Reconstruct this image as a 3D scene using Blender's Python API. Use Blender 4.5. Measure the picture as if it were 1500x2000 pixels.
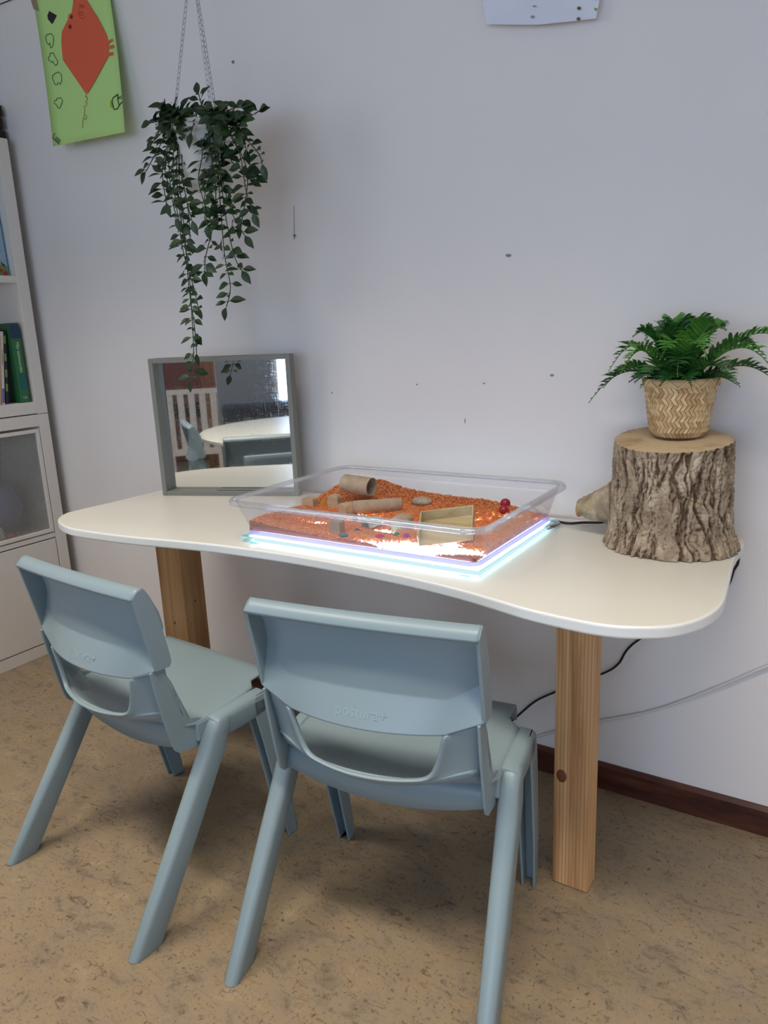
import bpy, bmesh, math, random
from mathutils import Vector, Matrix, noise
random.seed(7)
for o in list(bpy.data.objects): bpy.data.objects.remove(o)
scn = bpy.context.scene
C = scn.collection

# ------------------------------------------------------------------ camera
F = 1452.0; CX, CY = 750.0, 1000.0; EYE = Vector((0, 0, 1.04))
def _n(v): return v / v.length
_d = _n(Vector((250, 5900, F)))
_x = Vector((2305, 260, -F)); _x = _n(_x); _x = _n(_x - _d * _x.dot(_d))
_z = -_d; _y = _z.cross(_x)
M = Matrix((_x, _y, _z))            # rows: world axes in camera axes (x right, y down, z forward)
cam_data = bpy.data.cameras.new('camera')
cam_data.sensor_fit = 'VERTICAL'; cam_data.sensor_height = 36.0; cam_data.lens = F / 2000 * 36
cam_data.clip_start = 0.02
cam = bpy.data.objects.new('camera', cam_data); C.objects.link(cam)
R3 = Matrix((( M[0][0], -M[0][1], -M[0][2]), (M[1][0], -M[1][1], -M[1][2]), (M[2][0], -M[2][1], -M[2][2])))
cam.matrix_world = Matrix.Translation(EYE) @ R3.to_4x4()
scn.camera = cam
def ray(x, y): return M @ Vector((x - CX, y - CY, F))
def atY(x, y, Y): r = ray(x, y); return EYE + r * (Y / r.y)
def atX(x, y, X): r = ray(x, y); return EYE + r * (X / r.x)
def atZ(x, y, Z): r = ray(x, y); return EYE + r * ((Z - EYE.z) / r.z)

# ------------------------------------------------------------------ light
scn.view_settings.view_transform = 'Standard'; scn.view_settings.look = 'None'
scn.view_settings.gamma = 1.0; scn.view_settings.use_curve_mapping = False
scn.view_settings.exposure = 0.0
w = bpy.data.worlds.new('world'); scn.world = w; w.use_nodes = True
nt = w.node_tree; bg = nt.nodes['Background']
bg.inputs[0].default_value = (0.75, 0.86, 1.0, 1); bg.inputs[1].default_value = 2.0
WALL = 1.52; LEFT = -2.72; REAR = -3.2; RIGHT = 2.6; CEIL = 2.7
def area(name, loc, target, sx, sy, power, col):
    l = bpy.data.lights.new(name, 'AREA'); l.shape = 'RECTANGLE'; l.size = sx; l.size_y = sy
    l.energy = power; l.color = col
    o = bpy.data.objects.new(name, l); C.objects.link(o); o.location = loc
    o.rotation_euler = (Vector(target) - Vector(loc)).to_track_quat('-Z', 'Y').to_euler()
    return o
area('daylight_left_window', (LEFT + .04, -1.7, 1.55), (0, -1.7, 1.55), 1.9, 1.1, 6, (0.74, 0.85, 1.0))
area('daylight_rear_window', (.42, REAR + .04, .95), (.42, 0, .95), 3.1, 1.15, 30, (0.34, 0.58, 1.0))
LAMPS = ((-1.75, .18), (-.05, .18), (1.65, .18))  # rightmost lamp is an added fill, brightening the cabinet front and right wall
for lx, ly in LAMPS:
    l = area('ceiling_fixture_light', (lx, ly, CEIL - .09), (lx, ly, 0), 1.2, .20, 15.5, (1.0, 0.90, 0.77))
    l.data.spread = math.radians(90)

# ------------------------------------------------------------------ materials
def mat(name, col=(.8, .8, .8), rough=.5, metal=0., spec=.5):
    m = bpy.data.materials.new(name); m.use_nodes = True
    b = m.node_tree.nodes['Principled BSDF']
    b.inputs['Base Color'].default_value = (*col, 1); b.inputs['Roughness'].default_value = rough
    b.inputs['Metallic'].default_value = metal; b.inputs['Specular IOR Level'].default_value = spec
    return m
def P(m): return m.node_tree.nodes['Principled BSDF']
def srgb(r, g, b):
    f = lambda c: (c / 255 / 12.92) if c / 255 <= .04045 else ((c / 255 + .055) / 1.055) ** 2.4
    return (f(r), f(g), f(b))
def node(m, t, **kw):
    n = m.node_tree.nodes.new(t)
    for k, v in kw.items():
        if k.startswith('i_'): n.inputs[k[2:].replace('_', ' ')].default_value = v
        else: setattr(n, k, v)
    return n
def link(m, a, b): m.node_tree.links.new(a, b)
def coords(m, scale=(1, 1, 1), rot=(0, 0, 0), src='Object'):
    tc = node(m, 'ShaderNodeTexCoord'); mp = node(m, 'ShaderNodeMapping')
    mp.inputs['Scale'].default_value = scale; mp.inputs['Rotation'].default_value = rot
    link(m, tc.outputs[src], mp.inputs['Vector']); return mp.outputs['Vector']
def ramp(m, fac, stops):
    r = node(m, 'ShaderNodeValToRGB'); e = r.color_ramp.elements
    while len(e) < len(stops): e.new(.5)
    for i, (p, c) in enumerate(stops): e[i].position = p; e[i].color = (*c, 1)
    link(m, fac, r.inputs[0]); return r.outputs[0]
def noise_tex(m, vec, scale, detail=4, rough=.5, dist=0.):
    n = node(m, 'ShaderNodeTexNoise'); n.inputs['Scale'].default_value = scale
    n.inputs['Detail'].default_value = detail; n.inputs['Roughness'].default_value = rough
    n.inputs['Distortion'].default_value = dist
    link(m, vec, n.inputs['Vector']); return n.outputs['Fac']
def mix(m, fac, a, b, blend='MIX'):
    x = node(m, 'ShaderNodeMix', data_type='RGBA', blend_type=blend)
    for s, v in ((x.inputs[0], fac), (x.inputs[6], a), (x.inputs[7], b)):
        if hasattr(v, 'links'): link(m, v, s)
        elif isinstance(v, tuple): s.default_value = (*v, 1)
        else: s.default_value = v
    return x.outputs[2]
def bump(m, h, strength=.2, dist=.01):
    b = node(m, 'ShaderNodeBump'); b.inputs['Strength'].default_value = strength; b.inputs['Distance'].default_value = dist
    link(m, h, b.inputs['Height']); link(m, b.outputs[0], P(m).inputs['Normal'])

m_wall = mat('wall_paint', srgb(205, 205, 208), .6, spec=.3)
v = coords(m_wall); f = noise_tex(m_wall, v, 3, 5)
f2 = noise_tex(m_wall, coords(m_wall, (1, 1, .6)), 38, 3)
c1 = ramp(m_wall, f, [(0.3, srgb(230, 225, 223)), (.7, srgb(234, 229, 226))])
c2 = ramp(m_wall, f2, [(.16, srgb(140, 136, 134)), (.215, (1, 1, 1))])
link(m_wall, mix(m_wall, .35, c1, c2, 'MULTIPLY'), P(m_wall).inputs['Base Color'])
bump(m_wall, noise_tex(m_wall, v, 160, 2), .05, .002)

m_floor = mat('linoleum', rough=.42, spec=.4)
v = coords(m_floor, (1, 1.5, 1), (0, 0, .3))
big = noise_tex(m_floor, v, 3.2, 6, .65)
mid = noise_tex(m_floor, v, 14, 8, .7, .6)
c = ramp(m_floor, big, [(.30, srgb(116, 101, 84)), (.5, srgb(138, 123, 102)), (.72, srgb(146, 135, 116))])
c = mix(m_floor, .68, c, ramp(m_floor, mid, [(.30, srgb(93, 77, 63)), (.45, srgb(135, 120, 100)), (.58, srgb(142, 122, 93)), (.75, srgb(157, 146, 127))]))
st = noise_tex(m_floor, coords(m_floor, (1, 2.6, 1), (0, 0, .5)), 26, 6, .75, 1.6)
c = mix(m_floor, ramp(m_floor, st, [(.55, (0, 0, 0)), (.66, (.75, .75, .75))]), c, srgb(77, 62, 50))
sp = noise_tex(m_floor, coords(m_floor, (1.6, 1, 1), (0, 0, -.6)), 120, 3, .6, .8)
c = mix(m_floor, ramp(m_floor, sp, [(.60, (0, 0, 0)), (.68, (.75, .75, .75))]), c, srgb(67, 56, 46))
link(m_floor, c, P(m_floor).inputs['Base Color'])
bump(m_floor, mid, .03, .002)

m_ceil = mat('ceiling_white', srgb(190, 190, 186), .8)
m_base = mat('baseboard_brown', srgb(72, 36, 26), .35)
v = coords(m_base, (1, 1, 6)); link(m_base, ramp(m_base, noise_tex(m_base, v, 9, 5), [(.3, srgb(52, 24, 18)), (.6, srgb(84, 42, 29)), (.8, srgb(100, 62, 50))]), P(m_base).inputs['Base Color'])
m_cab = mat('white_lacquer', srgb(226, 220, 212), .4)
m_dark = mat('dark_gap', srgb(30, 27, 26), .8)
m_table = mat('table_laminate', srgb(222, 219, 207), .32, spec=.5)
link(m_table, ramp(m_table, noise_tex(m_table, coords(m_table), 6, 4), [(.3, srgb(216, 213, 202)), (.7, srgb(221, 218, 207))]), P(m_table).inputs['Base Color'])
m_edge = mat('table_edge_white', srgb(226, 228, 226), .3)

def wood(name, c_dark, c_mid, c_light, axis='Z', scale=1., knots=()):
    m = mat(name, rough=.55, spec=.3)
    sc = {'Z': (28, 28, 1.1), 'X': (1.1, 28, 28), 'Y': (28, 1.1, 28)}[axis]
    v = coords(m, tuple(s * scale for s in sc))
    n1 = noise_tex(m, v, 1.6, 5, .6, .4)
    wv = node(m, 'ShaderNodeTexWave', wave_type='BANDS', bands_direction='X')
    wv.inputs['Scale'].default_value = 1.7 * scale; wv.inputs['Distortion'].default_value = 2.2; wv.inputs['Detail'].default_value = 2
    wv.inputs['Detail Scale'].default_value = .6
    link(m, coords(m, {'Z': (28, 9, .8), 'X': (.8, 28, 9), 'Y': (28, .8, 9)}[axis]), wv.inputs['Vector'])
    c = ramp(m, n1, [(.3, c_dark), (.5, c_mid), (.7, c_light)])
    c = mix(m, ramp(m, wv.outputs['Fac'], [(.55, (0, 0, 0)), (.95, (.6, .6, .6))]), c, c_dark)
    link(m, c, P(m).inputs['Base Color']); bump(m, n1, .1, .002)
    return m
m_pine = wood('pine', srgb(164, 116, 74), srgb(204, 160, 112), srgb(216, 176, 130))
m_knot = mat('pine_knot', srgb(110, 62, 34), .6)
m_ply = wood('pale_plywood', srgb(170, 150, 112), srgb(190, 172, 134), srgb(204, 188, 152), 'X', 1.5)
m_beech = wood('light_block_wood', srgb(168, 144, 118), srgb(186, 162, 136), srgb(200, 176, 148), 'X', 1.2)
m_card = mat('cardboard', srgb(168, 150, 130), .85, spec=.2)
link(m_card, ramp(m_card, noise_tex(m_card, coords(m_card), 60, 4), [(.3, srgb(158, 140, 120)), (.7, srgb(176, 158, 138))]), P(m_card).inputs['Base Color'])
m_chair = mat('chair_polypropylene', srgb(132, 150, 157), .36, spec=.5)
bump(m_chair, noise_tex(m_chair, coords(m_chair), 900, 2), .06, .0004)
m_frame = mat('mirror_frame_paint', srgb(122, 122, 114), .45)
m_mirror = mat('mirror_glass', (.86, .88, .88), .03, 1.0)
v = coords(m_mirror)
sx = noise_tex(m_mirror, coords(m_mirror, (4, 4, 90), (.0, .25, 0)), 9, 5, .7, 1.)
sy = noise_tex(m_mirror, coords(m_mirror, (90, 90, 5), (.3, .0, 0)), 7, 5, .7, 1.)
link(m_mirror, ramp(m_mirror, mix(m_mirror, .5, sx, sy), [(.52, (.02, .02, .02)), (.74, (.26, .26, .26))]), P(m_mirror).inputs['Roughness'])
m_steel = mat('chain_steel', srgb(170, 176, 180), .3, 1.0)
m_black = mat('black_rubber', srgb(22, 22, 24), .45)
m_whitecord = mat('white_cord', srgb(214, 214, 212), .4)
m_pot = mat('white_pot', srgb(205, 204, 198), .5)
m_soil = mat('pot_filler', srgb(26, 24, 20), .9)

def leafmat(name, a, b, rough=.42):
    m = mat(name, rough=rough, spec=.4)
    link(m, ramp(m, noise_tex(m, coords(m), 22, 3), [(.35, a), (.65, b)]), P(m).inputs['Base Color'])
    return m
m_leaf = leafmat('trailing_leaf', srgb(30, 50, 28), srgb(50, 74, 38))
m_vine = mat('vine_stem', srgb(44, 44, 32), .6)
m_fern = leafmat('fern_leaf', srgb(26, 66, 24), srgb(50, 104, 36))
m_fern2 = leafmat('fern_leaf_light', srgb(54, 108, 36), srgb(84, 142, 48))
m_fernstem = mat('fern_stem', srgb(30, 52, 26), .5)

# clear plastic: straight-through transmission with a fresnel gloss
def clear(name, tint, gloss=.06, body=0.):
    m = bpy.data.materials.new(name); m.use_nodes = True; t = m.node_tree; t.nodes.clear()
    out = t.nodes.new('ShaderNodeOutputMaterial'); tr = t.nodes.new('ShaderNodeBsdfTransparent'); gl = t.nodes.new('ShaderNodeBsdfGlossy')
    mx = t.nodes.new('ShaderNodeMixShader'); fr = t.nodes.new('ShaderNodeLayerWeight'); fr.inputs[0].default_value = .5; pw = t.nodes.new('ShaderNodeMath'); pw.operation = 'POWER'; pw.inputs[1].default_value = 4.0; t.links.new(fr.outputs['Facing'], pw.inputs[0]); ma = t.nodes.new('ShaderNodeMath'); ma.operation = 'ADD'
    pm = t.nodes.new('ShaderNodeMath'); pm.operation = 'MULTIPLY'; pm.inputs[1].default_value = .45; t.links.new(pw.outputs[0], pm.inputs[0]); ma.inputs[1].default_value = gloss
    tr.inputs[0].default_value = (*tint, 1); gl.inputs[1].default_value = .08
    t.links.new(pm.outputs[0], ma.inputs[0]); t.links.new(ma.outputs[0], mx.inputs[0])
    last = tr.outputs[0]
    if body:
        df = t.nodes.new('ShaderNodeBsdfDiffuse'); df.inputs[0].default_value = (*[min(1, c * 1.0) for c in tint], 1)
        tl = t.nodes.new('ShaderNodeBsdfTranslucent'); tl.inputs[0].default_value = (*tint, 1)
        m2 = t.nodes.new('ShaderNodeMixShader'); m2.inputs[0].default_value = .5; t.links.new(df.outputs[0], m2.inputs[1]); t.links.new(tl.outputs[0], m2.inputs[2])
        m3 = t.nodes.new('ShaderNodeMixShader'); m3.inputs[0].default_value = body; t.links.new(last, m3.inputs[1]); t.links.new(m2.outputs[0], m3.inputs[2]); last = m3.outputs[0]
    t.links.new(last, mx.inputs[1]); t.links.new(gl.outputs[0], mx.inputs[2]); t.links.new(mx.outputs[0], out.inputs[0])
    return m
m_clear = clear('clear_plastic', (.97, .96, .98), .03, .07)
m_rim = clear('clear_plastic_rim', (.93, .93, .95), .10, .14)
m_lilac = clear('painted_lilac_fringe', (.70, .63, .86), .04, .55)  # tint paints the purple fringe of dispersed light at the tray base
m_acryl = clear('acrylic', (.80, .93, .96), .08, .15)
def emit(name, col, s):
    m = bpy.data.materials.new(name); m.use_nodes = True; t = m.node_tree; t.nodes.clear()
    o = t.nodes.new('ShaderNodeOutputMaterial'); e = t.nodes.new('ShaderNodeEmission'); e.inputs[0].default_value = (*col, 1); e.inputs[1].default_value = s
    t.links.new(e.outputs[0], o.inputs[0]); return m
m_panel = emit('light_panel_glow', (.93, .97, 1.0), 7.5)
m_paneledge = emit('light_panel_edge_glow', (.68, .93, 1.0), .95)
def translucent(name, col, col2, wgt, attr=None):
    m = bpy.data.materials.new(name); m.use_nodes = True; t = m.node_tree; t.nodes.clear()
    o = t.nodes.new('ShaderNodeOutputMaterial'); d = t.nodes.new('ShaderNodeBsdfDiffuse'); tl = t.nodes.new('ShaderNodeBsdfTranslucent')
    mx = t.nodes.new('ShaderNodeMixShader'); d.inputs[0].default_value = (*col, 1); tl.inputs[0].default_value = (*col2, 1); mx.inputs[0].default_value = wgt
    if attr:
        a = t.nodes.new('ShaderNodeAttribute'); a.attribute_name = attr; t.links.new(a.outputs['Fac'], mx.inputs[0])
    t.links.new(d.outputs[0], mx.inputs[1]); t.links.new(tl.outputs[0], mx.inputs[2]); t.links.new(mx.outputs[0], o.inputs[0]); return m
m_bed = translucent('lentil_bed', srgb(176, 102, 62), srgb(255, 158, 84), .3, 'thin')  # bed coloured darker than the grains, painting the shaded gaps between them
m_grain = translucent('lentil_grain', srgb(228, 142, 94), srgb(255, 172, 108), .34)
def gem(name, c): return translucent(name, tuple(x * .8 for x in c), c, .55)

# ------------------------------------------------------------------ mesh helpers
class MB:
    def __init__(s): s.v = []; s.f = []; s.attr = None
    def box(s, x0, x1, y0, y1, z0, z1):
        b = len(s.v); s.v += [(x, y, z) for z in (z0, z1) for y in (y0, y1) for x in (x0, x1)]
        for q in ((0, 2, 3, 1), (4, 5, 7, 6), (0, 1, 5, 4), (2, 6, 7, 3), (0, 4, 6, 2), (1, 3, 7, 5)): s.f.append(tuple(b + i for i in q))
        return s
    def tube(s, pts, r, n=8, cap=True, flat=None):
        pts = [Vector(p) for p in pts]; rs = r if isinstance(r, (list, tuple)) else [r] * len(pts); b = len(s.v); up = None
        for i, p in enumerate(pts):
            t = (pts[min(i + 1, len(pts) - 1)] - pts[max(i - 1, 0)]); t = t.normalized() if t.length > 1e-9 else Vector((0, 0, 1))
            if up is None: up = Vector((0, 0, 1)) if abs(t.z) < .9 else Vector((0, 1, 0))
            a = t.cross(up).normalized(); u = a.cross(t).normalized(); up = u
            for k in range(n):
                an = 2 * math.pi * k / n; q = p + (a * math.cos(an) + u * math.sin(an)) * rs[i]; s.v.append(tuple(q))
        for i in range(len(pts) - 1):
            for k in range(n): s.f.append((b + i * n + k, b + i * n + (k + 1) % n, b + (i + 1) * n + (k + 1) % n, b + (i + 1) * n + k))
        if cap: s.f.append(tuple(b + k for k in reversed(range(n)))); s.f.append(tuple(b + (len(pts) - 1) * n + k for k in range(n)))
        return s
    def lathe(s, prof, n=40, c=(0, 0)):
        b = len(s.v)
        for r, z in prof:
            for k in range(n): a = 2 * math.pi * k / n; s.v.append((c[0] + r * math.cos(a), c[1] + r * math.sin(a), z))
        for i in range(len(prof) - 1):
            for k in range(n): s.f.append((b + i * n + k, b + i * n + (k + 1) % n, b + (i + 1) * n + (k + 1) % n, b + (i + 1) * n + k))
        return s
    def prism(s, poly, z0, z1):
        b = len(s.v); n = len(poly)
        s.v += [(p[0], p[1], z0) for p in poly] + [(p[0], p[1], z1) for p in poly]
        s.f.append(tuple(b + i for i in reversed(range(n)))); s.f.append(tuple(b + n + i for i in range(n)))
        for i in range(n): s.f.append((b + i, b + (i + 1) % n, b + n + (i + 1) % n, b + n + i))
        return s
    def loft(s, A, B, cap=True):                       # two matching closed polygons in 3D
        b = len(s.v); n = len(A); s.v += [tuple(p) for p in A] + [tuple(p) for p in B]
        for i in range(n): s.f.append((b + i, b + (i + 1) % n, b + n + (i + 1) % n, b + n + i))
        if cap: s.f.append(tuple(b + i for i in reversed(range(n)))); s.f.append(tuple(b + n + i for i in range(n)))
        return s
    def grid(s, rows, closed=False):
        b = len(s.v); w = len(rows[0])
        for r in rows: s.v += [tuple(p) for p in r]
        for i in range(len(rows) - 1):
            for j in range(w if closed else w - 1):
                k = (j + 1) % w; s.f.append((b + i * w + j, b + i * w + k, b + (i + 1) * w + k, b + (i + 1) * w + j))
        return s
    def sphere(s, c, r, n=12, m=8, sc=(1, 1, 1)):
        rows = []
        for i in range(m + 1):
            t = math.pi * i / m
            rows.append([(c[0] + sc[0] * r * math.sin(t) * math.cos(2 * math.pi * k / n), c[1] + sc[1] * r * math.sin(t) * math.sin(2 * math.pi * k / n), c[2] + sc[2] * r * math.cos(t)) for k in range(n)])
        return s.grid(rows, True)
    def xf(s, mtx, start=0):
        for i in range(start, len(s.v)): s.v[i] = tuple(mtx @ Vector(s.v[i]))
        return s
    def build(s, name, m, parent=None, smooth=False, bevel=0, solid=0, sub=0, angle=None, loc=None, segs=2):
        me = bpy.data.meshes.new(name); me.from_pydata(s.v, [], s.f)
        bm = bmesh.new(); bm.from_mesh(me); bmesh.ops.remove_doubles(bm, verts=bm.verts, dist=1e-6)
        bmesh.ops.recalc_face_normals(bm, faces=bm.faces); bm.to_mesh(me); bm.free()
        if smooth: me.shade_smooth() if angle is None else me.shade_smooth()
        ob = bpy.data.objects.new(name, me); C.objects.link(ob)
        if m: me.materials.append(m)
        if parent: ob.parent = parent
        if loc: ob.location = loc
        if solid: md = ob.modifiers.new('solid', 'SOLIDIFY'); md.thickness = solid; md.offset = 0
        if sub: md = ob.modifiers.new('sub', 'SUBSURF'); md.levels = sub; md.render_levels = sub
        if bevel:
            md = ob.modifiers.new('bevel', 'BEVEL'); md.width = bevel; md.segments = segs; md.limit_method = 'ANGLE'; md.angle_limit = math.radians(40); md.harden_normals = False
        return ob
def thing(name, label, cat, loc=(0, 0, 0), rz=0, group=None):
    o = bpy.data.objects.new(name, None); C.objects.link(o); o.location = loc; o.rotation_euler = (0, 0, rz); o.empty_display_size = .05
    o['label'] = label; o['category'] = cat
    if group: o['group'] = group
    return o
def tag(o, label, cat, group=None):
    o['label'] = label; o['category'] = cat
    if group: o['group'] = group
    return o
def struct(o): o['kind'] = 'structure'; return o
def smooth_angle(o, deg=35):
    for p in o.data.polygons: p.use_smooth = True
    e = o.data
    bm = bmesh.new(); bm.from_mesh(e)
    for ed in bm.edges:
        if len(ed.link_faces) == 2 and ed.calc_face_angle(0) > math.radians(deg): ed.smooth = False
    bm.to_mesh(e); bm.free(); return o

def text_mesh(body, size, extrude=.0002):
    cu = bpy.data.curves.new('tmp', 'FONT'); cu.body = body; cu.size = size; cu.extrude = extrude; cu.align_x = 'CENTER'; cu.align_y = 'CENTER'
    o = bpy.data.objects.new('tmp', cu); C.objects.link(o); bpy.context.view_layer.update()
    me = bpy.data.meshes.new_from_object(o.evaluated_get(bpy.context.evaluated_depsgraph_get()))
    bpy.data.objects.remove(o); bpy.data.curves.remove(cu); me.materials.clear(); return me
m_letter_c = mat('embossed_lettering', srgb(140, 160, 166), .45)
# ------------------------------------------------------------------ setting
struct(MB().box(LEFT - .1, RIGHT + .1, REAR - .1, WALL + .1, -.1, 0).build('floor', m_floor))
struct(MB().box(LEFT - .1, RIGHT + .1, REAR - .1, WALL + .1, CEIL, CEIL + .1).build('ceiling', m_ceil))
struct(MB().box(LEFT - .1, RIGHT + .1, WALL, WALL + .1, 0, CEIL).build('wall_back', m_wall))
mb = MB().box(LEFT - .1, LEFT, REAR, WALL, 0, .98).box(LEFT - .1, LEFT, REAR, WALL, 2.12, CEIL).box(LEFT - .1, LEFT, -.7, WALL, .98, 2.12).box(LEFT - .1, LEFT, REAR, -2.7, .98, 2.12)
struct(mb.build('wall_left', m_wall))
struct(MB().box(RIGHT, RIGHT + .1, REAR, WALL, 0, CEIL).build('wall_right', m_wall))
mb = MB().box(LEFT, -1.18, REAR - .1, REAR, 0, CEIL).box(2.05, RIGHT, REAR - .1, REAR, 0, CEIL).box(-1.18, 2.05, REAR - .1, REAR, 0, .35).box(-1.18, 2.05, REAR - .1, REAR, 2.25, CEIL)
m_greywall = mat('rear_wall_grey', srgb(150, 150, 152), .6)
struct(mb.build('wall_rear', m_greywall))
def window(name, axis, a0, a1, z0, z1, p, n):
    f = MB(); t = .04
    def bx(u0, u1, w0, w1):
        if axis == 'x': f.box(u0, u1, p - .05, p, w0, w1)
        else: f.box(p - .05, p, u0, u1, w0, w1)
    bx(a0, a1, z0, z0 + t); bx(a0, a1, z1 - t, z1)
    for i in range(n + 1):
        u = a0 + (a1 - a0 - t) * i / n; bx(u, u + t, z0, z1)
    o = struct(f.build(name, m_cab))
    return o
window('window_1', 'x', -1.18, 2.05, .35, 2.25, REAR - .01, 3)
window('window_2', 'y', -2.7, -.7, .98, 2.12, LEFT - .01, 2)
mb = MB(); mb.box(-2.28, RIGHT, WALL - .012, WALL, 0, .056)
mb.loft([(-2.28, WALL, .056), (-2.28, WALL - .012, .056), (-2.28, WALL - .006, .063), (-2.28, WALL, .063)], [(RIGHT, WALL, .056), (RIGHT, WALL - .012, .056), (RIGHT, WALL - .006, .063), (RIGHT, WALL, .063)])
struct(mb.build('baseboard_back', m_base))
for (x, y), wh in zip(LAMPS, ('left end', 'middle', 'right end (added fill light)')):
    t = thing('ceiling_light', 'long white louvred ceiling light fixture at the ' + wh + ' of the room', 'ceiling light', (x, y, CEIL), 0, 'ceiling light fixtures')
    MB().box(-.64, .64, -.17, .17, -.055, 0).build('housing', m_cab, t)

# ------------------------------------------------------------------ play table
TT = .635
out = [(-1.611, 1.342), (-1.616, 1.194), (-1.624, 1.10), (-1.620, 1.055), (-1.579, 1.009), (-1.505, .978), (-1.425, .972), (-1.293, .982), (-1.164, 1.003), (-1.049, 1.018),
       (-.893, 1.026), (-.75, 1.022), (-.616, 1.012), (-.514, .996), (-.448, .980), (-.39, .965), (-.33, .957), (-.286, .955), (-.245, .962), (-.199, .986), (-.172, 1.018),
       (-.154, 1.060), (-.146, 1.11), (-.149, 1.175), (-.158, 1.28), (-.163, 1.36), (-.160, 1.43), (-.168, 1.478), (-.200, 1.488), (-.5, 1.488), (-1.2, 1.488), (-1.55, 1.488), (-1.596, 1.478), (-1.608, 1.44)]
def catmull(pts, n=6, closed=True):
    r = []; L = len(pts)
    for i in range(L if closed else L - 1):
        p = [Vector((*pts[(i + k) % L if closed else max(0, min(L - 1, i + k))], 0)[:3]) if len(pts[0]) == 2 else Vector(pts[(i + k) % L if closed else max(0, min(L - 1, i + k))]) for k in (-1, 0, 1, 2)]
        for j in range(n):
            t = j / n
            r.append(.5 * ((2 * p[1]) + (-p[0] + p[2]) * t + (2 * p[0] - 5 * p[1] + 4 * p[2] - p[3]) * t * t + (-p[0] + 3 * p[1] - 3 * p[2] + p[3]) * t ** 3))
    if not closed: r.append(Vector(pts[-1]) if len(pts[0]) == 3 else Vector((*pts[-1], 0)))
    return r
front = catmull(out[:28], 5, False); back = [Vector((*p, 0)) for p in out[28:]]
poly = front + back
tb = thing('play_table', 'long white wavy-edged table with pine legs standing against the wall', 'table', (-.88, 1.2, 0))
tb.location = (0, 0, 0)
m1 = MB().prism([(p.x, p.y) for p in poly], TT - .0195, TT)
o = m1.build('tabletop', m_table, tb, bevel=.004, segs=3); o.data.materials.append(m_edge)
for p in o.data.polygons:
    if abs(p.normal.z) < .5: p.material_index = 1
def post(x0, x1, y0, y1, knots):
    m_ = MB().box(x0, x1, y0, y1, 0, TT - .0195)
    o = m_.build('leg', m_pine, tb, bevel=.003)
    for (face, a, z, r) in knots:
        k = MB().sphere((a, y0 + .0006, z) if face == 'f' else (x1 - .0006, a, z), r, 14, 6, (.8, .25, 1.1) if face == 'f' else (.25, .8, 1.1)).build('knot', m_knot, o, smooth=True)
    return o
post(-.418, -.350, 1.175, 1.222, [('f', -.411 + .008, .232, .0125)])
post(-1.449, -1.364, 1.175, 1.245, [('f', -1.408, .345, .005), ('f', -1.392, .35, .003), ('r', 1.21, .40, .004), ('r', 1.19, .345, .003)])

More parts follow.
